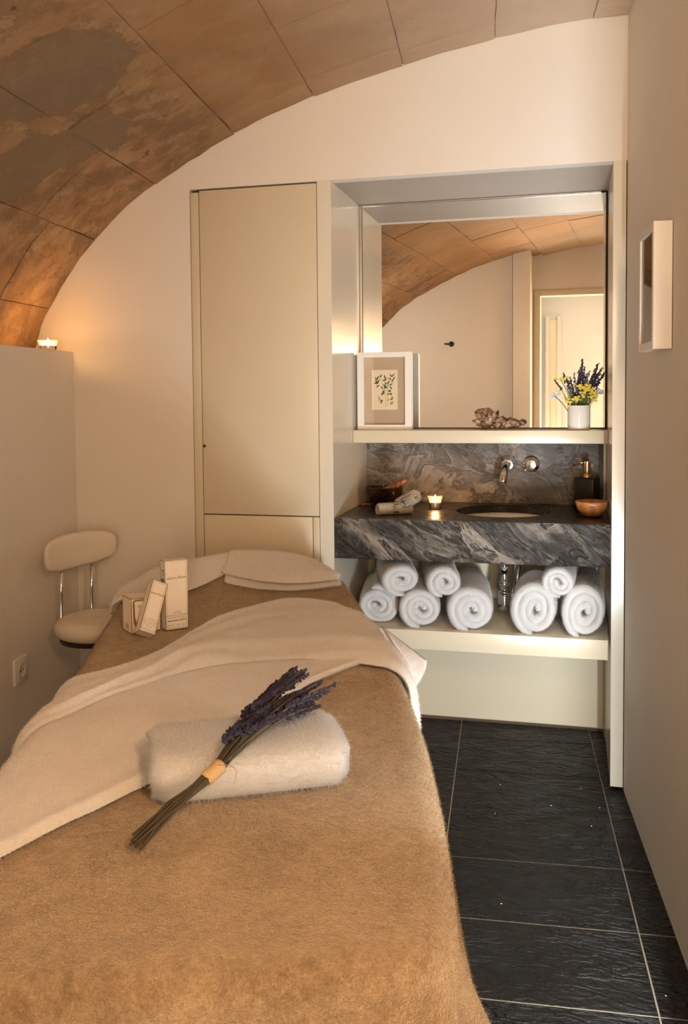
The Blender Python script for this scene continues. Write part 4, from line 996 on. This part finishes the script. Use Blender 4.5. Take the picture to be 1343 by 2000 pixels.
# cover
def smooth01(x): x = max(0.0, min(1.0, x)); return x*x*(3-2*x)
def cover():
    V, F = [], []
    axp = [HEADC-bn*0.36, HEADC-bn*1.75]
    def core(p):
        d = axp[1]-axp[0]; t = max(0, min(1, (p-axp[0])@d/(d@d))); return axp[0]+d*t
    rings = []
    NI = 22
    for k in range(NI):
        f = k/NI; rings.append(('in', f))
    for a in np.linspace(0, 90, 8): rings.append(('arc', a))
    for z in np.linspace(0.02, 0.46, 18): rings.append(('drop', z))
    cores = [core(OUT[i]) for i in range(NO)]
    for kind, v_ in rings:
        for i in range(NO):
            p, nn = OUT[i], NRM[i]; ri = p-nn*RE
            if kind == 'in':
                q = cores[i]+(ri-cores[i])*v_; V.append((q[0], q[1], bedz(q[0], q[1])))
            elif kind == 'arc':
                a = R(v_); h = -RE+RE*math.sin(a); q = p+nn*h; V.append((q[0], q[1], bedz(ri[0], ri[1])-RE*(1-math.cos(a))))
            else:
                s = i/NO*cum[-1]; g = min(1, v_/0.30)
                corner = math.exp(-((np.linalg.norm(p-np.array(NR)))/0.20)**2)
                fold = 0.010*g*(math.sin(s*34+1.5*math.sin(s*7))+0.6*math.sin(s*61+2))+0.017*corner*smooth01(v_/0.11)*math.sin(s*78+0.8*math.sin(s*13))
                q = p+nn*(max(-0.012, fold)+0.035*g*(0.35+1.0*corner)+0.045*corner*smooth01(v_/0.22)); V.append((q[0], q[1], bedz(ri[0], ri[1])-RE-v_))
    for j in range(len(rings)-1):
        for i in range(NO): a = j*NO+i; b = j*NO+(i+1) % NO; F.append((a, b, b+NO, a+NO))
    o = add('table_cover', V, F, 'brown_terry', None, True, label='brown terry cover draped over the massage table', category='blanket')
    bm = bmesh.new(); bm.from_mesh(o.data); bmesh.ops.remove_doubles(bm, verts=bm.verts, dist=1e-5); bmesh.ops.recalc_face_normals(bm, faces=bm.faces); bm.to_mesh(o.data); bm.free()
    for p in o.data.polygons: p.use_smooth = True
    return o
cover()

# ------------------------------------------------------------------ cloth strips laid over the bed
def strip(name, U, L, nu, nv, offf, mat, parent=None, th=0.008, zadd=0.0, **tags):
    """cloth between two edge curves, wrapped over the bed with an offset profile; has its own thickness"""
    Us, Ls = spline(U, nu+1), spline(L, nu+1); top, bot = [], []
    for i in range(nu+1):
        for j in range(nv+1):
            v_ = j/nv; p = Us[i]*(1-v_)+Ls[i]*v_; o_ = offf(i/nu, v_, p)
            e = min(v_, 1-v_)*np.linalg.norm(Us[i]-Ls[i]); e2 = min(i, nu-i)/nu*np.linalg.norm(Us[-1]-Us[0])
            k = min(1.0, (max(0.0, min(e, e2))/0.016))**0.5
            top.append(wrap(p, o_+th*(0.5+0.5*k), zadd)); bot.append(wrap(p, o_+th*0.5*(1-k), zadd))
    V = top+bot; N = len(top); F = []; W = nv+1
    for i in range(nu):
        for j in range(nv):
            a = i*W+j; F += [(a, a+1, a+W+1, a+W), (N+a, N+a+W, N+a+W+1, N+a+1)]
    for i in range(nu):
        for j in (0, nv): a = i*W+j; F.append((a, a+W, N+a+W, N+a))
    for j in range(nv):
        for i in (0, nu): a = i*W+j; F.append((a, a+1, N+a+1, N+a))
    return fixn(add(name, V, F, mat, parent, True, **tags))
def smooth01(x): x = max(0.0, min(1.0, x)); return x*x*(3-2*x)
th_ = empty('fleece_throw', (float(cen[0]), float(cen[1]), ZB), label='cream fleece throw folded across the middle of the massage table', category='blanket')
def off_up(t, v_, p):
    n1 = nz(p[0]*5+p[1]*2, p[1]*5, 3); n2 = nz(p[0]*13-p[1]*4, p[1]*11+p[0]*5, 9)
    w_ = 0.0035*math.sin(v_*24+4*t+3*n1)+0.006*n1+0.002*n2
    b0 = 0.50-0.12*t
    ridge = smooth01((v_-b0)/0.16)*0.013                       # flat back layer, then a plump folded band
    roll = 0.007*math.exp(-((v_-0.78)/0.15)**2)
    under = 0.010*(1-smooth01((t-0.70)/0.10))
    e = smooth01((v_-0.90)/0.10)
    return (0.003+ridge+roll+max(-0.003, w_))*(1-e)+(0.006+under)*e
upU = [(-0.42, -1.56), (-0.215, -1.475), (-0.13, -1.29), (-0.118, -1.14), (-0.105, -0.87), (0.0, -0.63), (0.14, -0.625), (0.265, -0.73), (0.37, -0.84), (0.46, -0.93), (0.50, -0.98)]
upL = [(-0.30, -1.94), (-0.125, -1.80), (-0.06, -1.58), (0.03, -1.40), (0.14, -1.31), (0.25, -1.265), (0.35, -1.238), (0.42, -1.245), (0.49, -1.26), (0.56, -1.27), (0.62, -1.26)]
lowU = [(-0.33, -1.83), (-0.14, -1.73), (-0.07, -1.51), (0.03, -1.33), (0.14, -1.25), (0.25, -1.21), (0.33, -1.185), (0.40, -1.17)]
lowL = [(-0.14, -2.42), (0.07, -2.285), (0.13, -2.13), (0.20, -1.935), (0.262, -1.74), (0.288, -1.56), (0.312, -1.40), (0.385, -1.215)]
lo = strip('lower_layer', lowU, lowL, 90, 40, lambda t, v_, p: 0.002+0.003*max(-0.5, nz(p[0]*7+p[1]*3, p[1]*5, 8))+0.006*math.exp(-((v_-0.955)/0.03)**2), 'cream_fleece', None, 0.015)
up = strip('upper_layer', upU, upL, 130, 54, off_up, 'cream_fleece', None, 0.011)
for o in (lo, up): o.parent = th_; o.location = -th_.location
# corner of the throw that hangs free beside the bed
def corner_flap():
    A = np.array([0.345, -0.80, 0.748]); B = np.array([0.455, -1.08, 0.745]); Ct = np.array([0.474, -0.90, 0.690]); D = np.array([0.452, -1.02, 0.585])
    V, F = [], []; n = 22
    for lay in (0, 1):
        for i in range(n+1):
            for j in range(n+1):
                u, v_ = i/n, j/n
                p = (A*(1-u)+B*u)*(1-v_)+(Ct*(1-u)+D*u)*v_
                p = p+np.array([0.012*math.sin(u*5+1)*v_, 0, -0.01*math.sin(u*3.1)*v_])
                V.append(p+np.array([0.006 if lay == 0 else 0.0, 0, 0]))
    N = (n+1)**2
    for i in range(n):
        for j in range(n): a = i*(n+1)+j; F += [(a, a+1, a+n+2, a+n+1), (N+a, N+a+n+1, N+a+n+2, N+a+1)]
    for i in range(n):
        for j in (0, n): a = i*(n+1)+j; F.append((a, a+n+1, N+a+n+1, N+a)); a = j*(n+1)+i; F.append((a, a+1, N+a+1, N+a))
    o = fixn(add('hanging_corner', V, F, 'cream_fleece', None, True)); o.parent = th_; o.location = -th_.location
corner_flap()

# head towel: one long towel crossed over the headrest
ht = empty('head_towel', (float(HEADC[0]), float(HEADC[1]), ZB), label='cream towel folded over the headrest end of the massage table', category='towel')
def hcoord(t, c): return tuple(HEADC-bn*t+be*c)       # t back from the head end, c across
hA = strip('towel_tail', [hcoord(0.30, -0.41), hcoord(0.20, -0.36), hcoord(0.12, -0.27), hcoord(0.03, -0.12), hcoord(-0.02, 0.02), hcoord(-0.03, 0.10)], [hcoord(0.37, -0.37), hcoord(0.37, -0.28), hcoord(0.33, -0.19), hcoord(0.24, -0.07), hcoord(0.17, 0.06), hcoord(0.14, 0.14)], 60, 24, lambda t, v_, p: 0.010+0.006*math.sin(v_*9+t*3)*0.5+0.012*math.exp(-((t-0.75)/0.2)**2)*math.exp(-((v_-0.55)/0.4)**2), 'cream_fleece', None, 0.012)
eU = [(0.10, -0.02), (0.07, 0.10), (0.08, 0.20), (0.13, 0.30), (0.17, 0.345)]; eL = [(0.25, -0.04), (0.30, 0.08), (0.32, 0.18), (0.305, 0.26), (0.25, 0.345)]
hB = strip('towel_end', [hcoord(*q) for q in eU], [hcoord(*q) for q in eL], 50, 22, lambda t, v_, p: 0.006+0.003*math.sin(v_*11+t*2), 'cream_fleece', None, 0.016)
hC = strip('towel_end', [hcoord(a, b) for a, b in eU], [hcoord(a-0.010, b-0.006) for a, b in eL], 50, 22, lambda t, v_, p: 0.024+0.004*math.sin(v_*8+t*3), 'cream_fleece', None, 0.016)
for o in (hA, hB, hC): o.parent = ht; o.location = -ht.location

# folded thick white towel on the bed
wt_ = towel_roll('folded_towel', 0.300, 0.121, 2.2, 'ivory_terry', 'thick folded white towel on the massage table under the lavender', 'towel', None, 31, 0.435, 0.030, 0.62, 26, 0.007, 0.55, 0.95)
wt_.rotation_euler = (0, 0, R(27-90)); wt_.location = (0.334, -1.868, ZB+0.0015)

# ------------------------------------------------------------------ lavender bundle
lb = empty('lavender_bundle', (0.333, -1.99, 0.845), label='dried lavender bundle tied with raffia lying over the white towel', category='lavender')
LO = np.array((0.333, -1.99, 0.845))
tie = np.array((0.333, -2.012, 0.828)); tail = np.array((0.278, -2.150, 0.777)); dirn = None
rnd = random.Random(4)
tips = []
for k in range(31):
    t = (k%11)/10 if k < 22 else (k-22)/8; rho = (1.0 if k < 11 else 0.80 if k < 22 else 0.66)-0.14*rnd.random()
    far = np.array((0.346+0.126*t, -1.640-0.100*t, 0.888+0.012*math.sin(t*3.1)+rnd.uniform(-0.010, 0.012)))
    tips.append(tie+(far-tie)*rho+np.array((rnd.gauss(0, 0.005), rnd.gauss(0, 0.006), rnd.gauss(0, 0.005))))
tips[0] = np.array((0.345, -1.612, 0.874)); tips[30] = np.array((0.345, -1.935, 0.872))
for k, tp in enumerate(tips):
    j = np.array((rnd.gauss(0, 1), rnd.gauss(0, 1), rnd.gauss(0, 1)))
    ti = tie+j*np.array((0.006, 0.004, 0.005)); ta = tail+np.array((rnd.gauss(0, 0.007), rnd.gauss(0, 0.009), abs(rnd.gauss(0, 0.006))))
    ln = rnd.uniform(0.08, 0.15) if k < 30 else 0.03
    mid = ti*0.45+tp*0.55+np.array((0, 0, 0.038)) if k < 30 else (ti+tp)/2
    cv = [ta, (ta+ti)/2+np.array((rnd.gauss(0, 0.003), 0, 0.004)), ti]+bez(ti, mid, tp, 9)[1:]
    s_ = tube('stem', [p-LO for p in cv], 0.0017, 'lavender_stem', lb, 6)
    L = np.array(cv[3:]); mb = MB()
    tot = ln; d = (tp-L[-4]); d /= np.linalg.norm(d)
    cnt = int(ln/0.0062)
    for i in range(cnt):
        f = i/cnt; q = tp-d*ln*(1-f)
        for r_ in range(4 if rnd.random() < 0.8 else 2):
            a = rnd.uniform(0, 6.28); rad = 0.0052*(1-0.55*f)
            pp = np.cross(d, (0, 0, 1)); pp /= np.linalg.norm(pp); qq = np.cross(d, pp)
            o_ = pp*math.cos(a)+qq*math.sin(a)
            ax = d*0.8+o_*0.6; ax /= np.linalg.norm(ax); b1 = np.cross(ax, o_); b1 /= np.linalg.norm(b1); b2 = np.cross(ax, b1)
            mb.put(blob(q+o_*rad*0.8-LO, 0.0029*(1-0.35*f)*rnd.uniform(0.7, 1.4), ICO1, (1, 1, 1.9), np.stack([b1, b2, ax], 1)))
    mb.build('flower_spike', 'lavender_flower' if k % 3 else 'lavender_flower_dark', s_, False)
td = (tie-tail)/np.linalg.norm(tie-tail)
V, F = tube_vf([tie-td*0.018-LO, tie-td*0.012-LO, tie-LO, tie+td*0.012-LO, tie+td*0.018-LO], [0.0105, 0.0120, 0.0115, 0.0125, 0.0110], 18)
rb = add('raffia_tie', V, F, 'raffia', lb, True)
tube('raffia_end', [p-LO for p in bez(tie+np.array((0.008, 0, 0.012)), tie+np.array((0.05, 0.0, 0.02)), tie+np.array((0.045, -0.03, 0.0)), 10)], 0.0006, 'raffia', rb, 5)
tube('raffia_end', [p-LO for p in bez(tie+np.array((-0.004, 0, 0.012)), tie+np.array((-0.01, 0.0, 0.03)), tie+np.array((0.005, 0.01, 0.038)), 8)], 0.0006, 'raffia', rb, 5)

# ------------------------------------------------------------------ cosmetic cartons
def carton(name, lab, O, ax, az, w_, d_, h_, group='cosmetic cartons'):
    """O: bottom front-left corner; ax: along the front; az: up; depth goes away from the front"""
    ax = np.array(ax, float); ax /= np.linalg.norm(ax); az = np.array(az, float); az = az-ax*(az@ax); az /= np.linalg.norm(az); ay = np.cross(az, ax)
    e = empty(name, label=lab, category='box', group=group)
    e.matrix_world = Matrix(((ax[0], ay[0], az[0], O[0]), (ax[1], ay[1], az[1], O[1]), (ax[2], ay[2], az[2], O[2]), (0, 0, 0, 1)))
    box('carton_body', (0, 0, 0), (w_, d_, h_), 'carton', e, 0.0008, 1)
    f = 0.0014
    ed = MB()
    def bar(a, b):
        V = [(x, y, z) for x in (a[0], b[0]) for y in (a[1], b[1]) for z in (a[2], b[2])]
        ed.put((V, [(0, 1, 3, 2), (4, 6, 7, 5), (0, 4, 5, 1), (2, 3, 7, 6), (0, 2, 6, 4), (1, 5, 7, 3)]))
    g = 0.0003
    for x in (0, w_):
        bar((x-f if x else -g, -g, 0), (x+g if x else f, f, h_))
    bar((0, -g, h_-f), (w_, f, h_+g)); bar((0, -g, -0.0), (w_, f, f)); bar((-g, d_-f, 0), (f, d_+g, h_)); bar((-g, 0, h_-f), (f, d_, h_+g)); bar((-g, 0, 0), (f, d_, f))
    m_ = 0.0045
    for a, b in (((m_, -g, m_), (m_+0.0006, g, h_-m_)), ((w_-m_-0.0006, -g, m_), (w_-m_, g, h_-m_)), ((m_, -g, m_), (w_-m_, g, m_+0.0006)), ((m_, -g, h_-m_-0.0006), (w_-m_, g, h_-m_))): bar(a, b)
    ed.build('foil_edge', 'carton_foil', e, False)
    return e
def front(x, z, y=-0.0006): return Matrix.Translation((x, y, z))@Matrix.Rotation(R(90), 4, 'X')
def sidel(y, z, x=-0.0006): return Matrix.Translation((x, y, z))@Matrix.Rotation(R(-90), 4, 'Z')@Matrix.Rotation(R(90), 4, 'X')
ZC = ZB+0.0035
b1 = carton('cosmetic_carton', 'tallest cream cosmetic carton standing upright on the brown cover', (-0.204, -1.030, ZC), (0.046, 0.046, 0), (0, 0, 1), 0.064, 0.036, 0.189)
W_, H_ = 0.064, 0.189
text('brand_lettering', 'natura Bissé', 0.0112, 'ink_grey', b1, front(W_/2, H_*0.735), bold=0.0001)
for body, sz, z, m_, bd in (('C+C', 0.0062, 0.262, 'ink_orange', 0.0001), ('OIL FREE', 0.0062, 0.232, 'ink_grey', 0.0), ('MACROANTIOXIDANT', 0.0058, 0.197, 'ink_grey', 0.0), ('SUN PROTECTION', 0.0058, 0.166, 'ink_grey', 0.0), ('Broad Spectrum SPF 30', 0.0054, 0.123, 'ink_black', 0.00022), ('NET WT. 1 OZ.  e 30 ml', 0.0052, 0.055, 'ink_black', 0.0)):
    text('lettering', body, sz, m_, b1, front(W_/2, H_*z), bold=bd)
for k, z in enumerate((0.862, 0.84, 0.80)): box('side_print', (-0.0006, 0.008, H_*z-0.0008), (-0.0001, 0.028 if k == 0 else 0.022, H_*z+0.0008), 'ink_black', b1)
box('side_print', (-0.0006, 0.006, H_*0.56), (-0.0001, 0.030, H_*0.74), 'ink_grey', b1)
b3 = carton('cosmetic_carton', 'short square cream carton with a faceted silver foil emblem, at the left', (-0.279, -1.082, ZC), (0.058, 0.064, 0), (0, 0, 1), 0.082, 0.066, 0.094)
W_, H_ = 0.082, 0.094
def tri(name, pts, m_, par, y): return add(name, [(x, y, z) for x, z in pts], [tuple(range(len(pts)))], m_, par, False)
tri('foil_emblem', [(0.003, 0.091), (0.036, 0.091), (0.054, 0.076), (0.022, 0.044), (0.012, 0.012), (0.006, 0.030)], 'silver_foil', b3, -0.0005)
tri('emblem_face', [(0.009, 0.086), (0.034, 0.086), (0.046, 0.075), (0.022, 0.052), (0.013, 0.028), (0.010, 0.045)], 'carton', b3, -0.0008)
text('emblem_letter', 'n', 0.017, 'ink_grey', b3, front(0.022, 0.068, -0.0011))
for z in (0.017, 0.011, 0.006): box('front_print', (0.016, -0.0006, z), (0.042, -0.0001, z+0.0014), 'ink_grey', b3)
for k, z in enumerate((0.020, 0.0165, 0.013, 0.0095)): box('side_print', (-0.0006, 0.024, z), (-0.0001, 0.044 if k else 0.040, z+0.0012), 'ink_grey', b3)
# leaning carton
axl = np.array((0.048, 0.046, -0.012)); 
b2 = carton('cosmetic_carton', 'slim cream carton leaning back at a slant between the other two', (-0.2203, -1.1536, ZC+0.0325), (0.7024, 0.5756, -0.4188), (-0.0011, 0.5892, 0.8080), 0.0437, 0.034, 0.1448)
W_, H_ = 0.0437, 0.1448
text('brand_lettering', 'natura Bissé', 0.0082, 'ink_grey', b2, front(W_/2, H_*0.73), bold=0.0001)
text('lettering', 'C+C', 0.0050, 'ink_orange', b2, front(W_*0.22, H_*0.245)); text('lettering', 'VITAMIN OIL', 0.0046, 'ink_grey', b2, front(W_*0.62, H_*0.245))
for k, tx in enumerate(('DRY OIL CONCENTRATE', 'FOR HAIR AND BODY', 'with vitamin C and E', 'citrus scent')): text('lettering', tx, 0.0036, 'ink_grey', b2, front(W_/2, H_*(0.205-0.034*k)))
text('lettering', 'NET WT. 0.5 OZ.  e 15 ml', 0.0036, 'ink_black', b2, front(W_/2, H_*0.05))

# ------------------------------------------------------------------ short pile on the terry and fleece
def pile(o, count, length, rad, seed=1, rnd_=0.5):
    m = o.modifiers.new('pile', 'PARTICLE_SYSTEM'); ps = o.particle_systems[-1]; st_ = ps.settings
    st_.type = 'HAIR'; st_.count = count; st_.hair_length = length; st_.hair_step = 2; st_.emit_from = 'FACE'; st_.use_emit_random = True; st_.use_even_distribution = True
    st_.brownian_factor = 0.0; st_.factor_random = length*rnd_*0.25; st_.length_random = 0.4; st_.display_percentage = 0
    st_.root_radius = rad; st_.tip_radius = 0.25*rad; st_.radius_scale = 1.0; st_.render_step = 2; st_.display_step = 2
    ps.seed = seed
for o in list(bpy.data.objects):
    nm = o.name.split('.')[0]
    if o.type != 'MESH': continue
    if nm in ('upper_layer', 'lower_layer'): pile(o, 60000, 0.0045, 0.0005)
    elif nm == 'hanging_corner': pile(o, 4000, 0.004, 0.0005)
    elif nm in ('towel_tail', 'towel_end'): pile(o, 14000, 0.0045, 0.0005)
    elif nm == 'folded_towel': pile(o, 45000, 0.0050, 0.0005)
    elif nm == 'table_cover': pile(o, 260000, 0.0040, 0.00055)
    elif nm == 'face_towel': pile(o, 3500, 0.0028, 0.0004)
    elif nm == 'rolled_towel': pile(o, 16000, 0.0050, 0.0006)
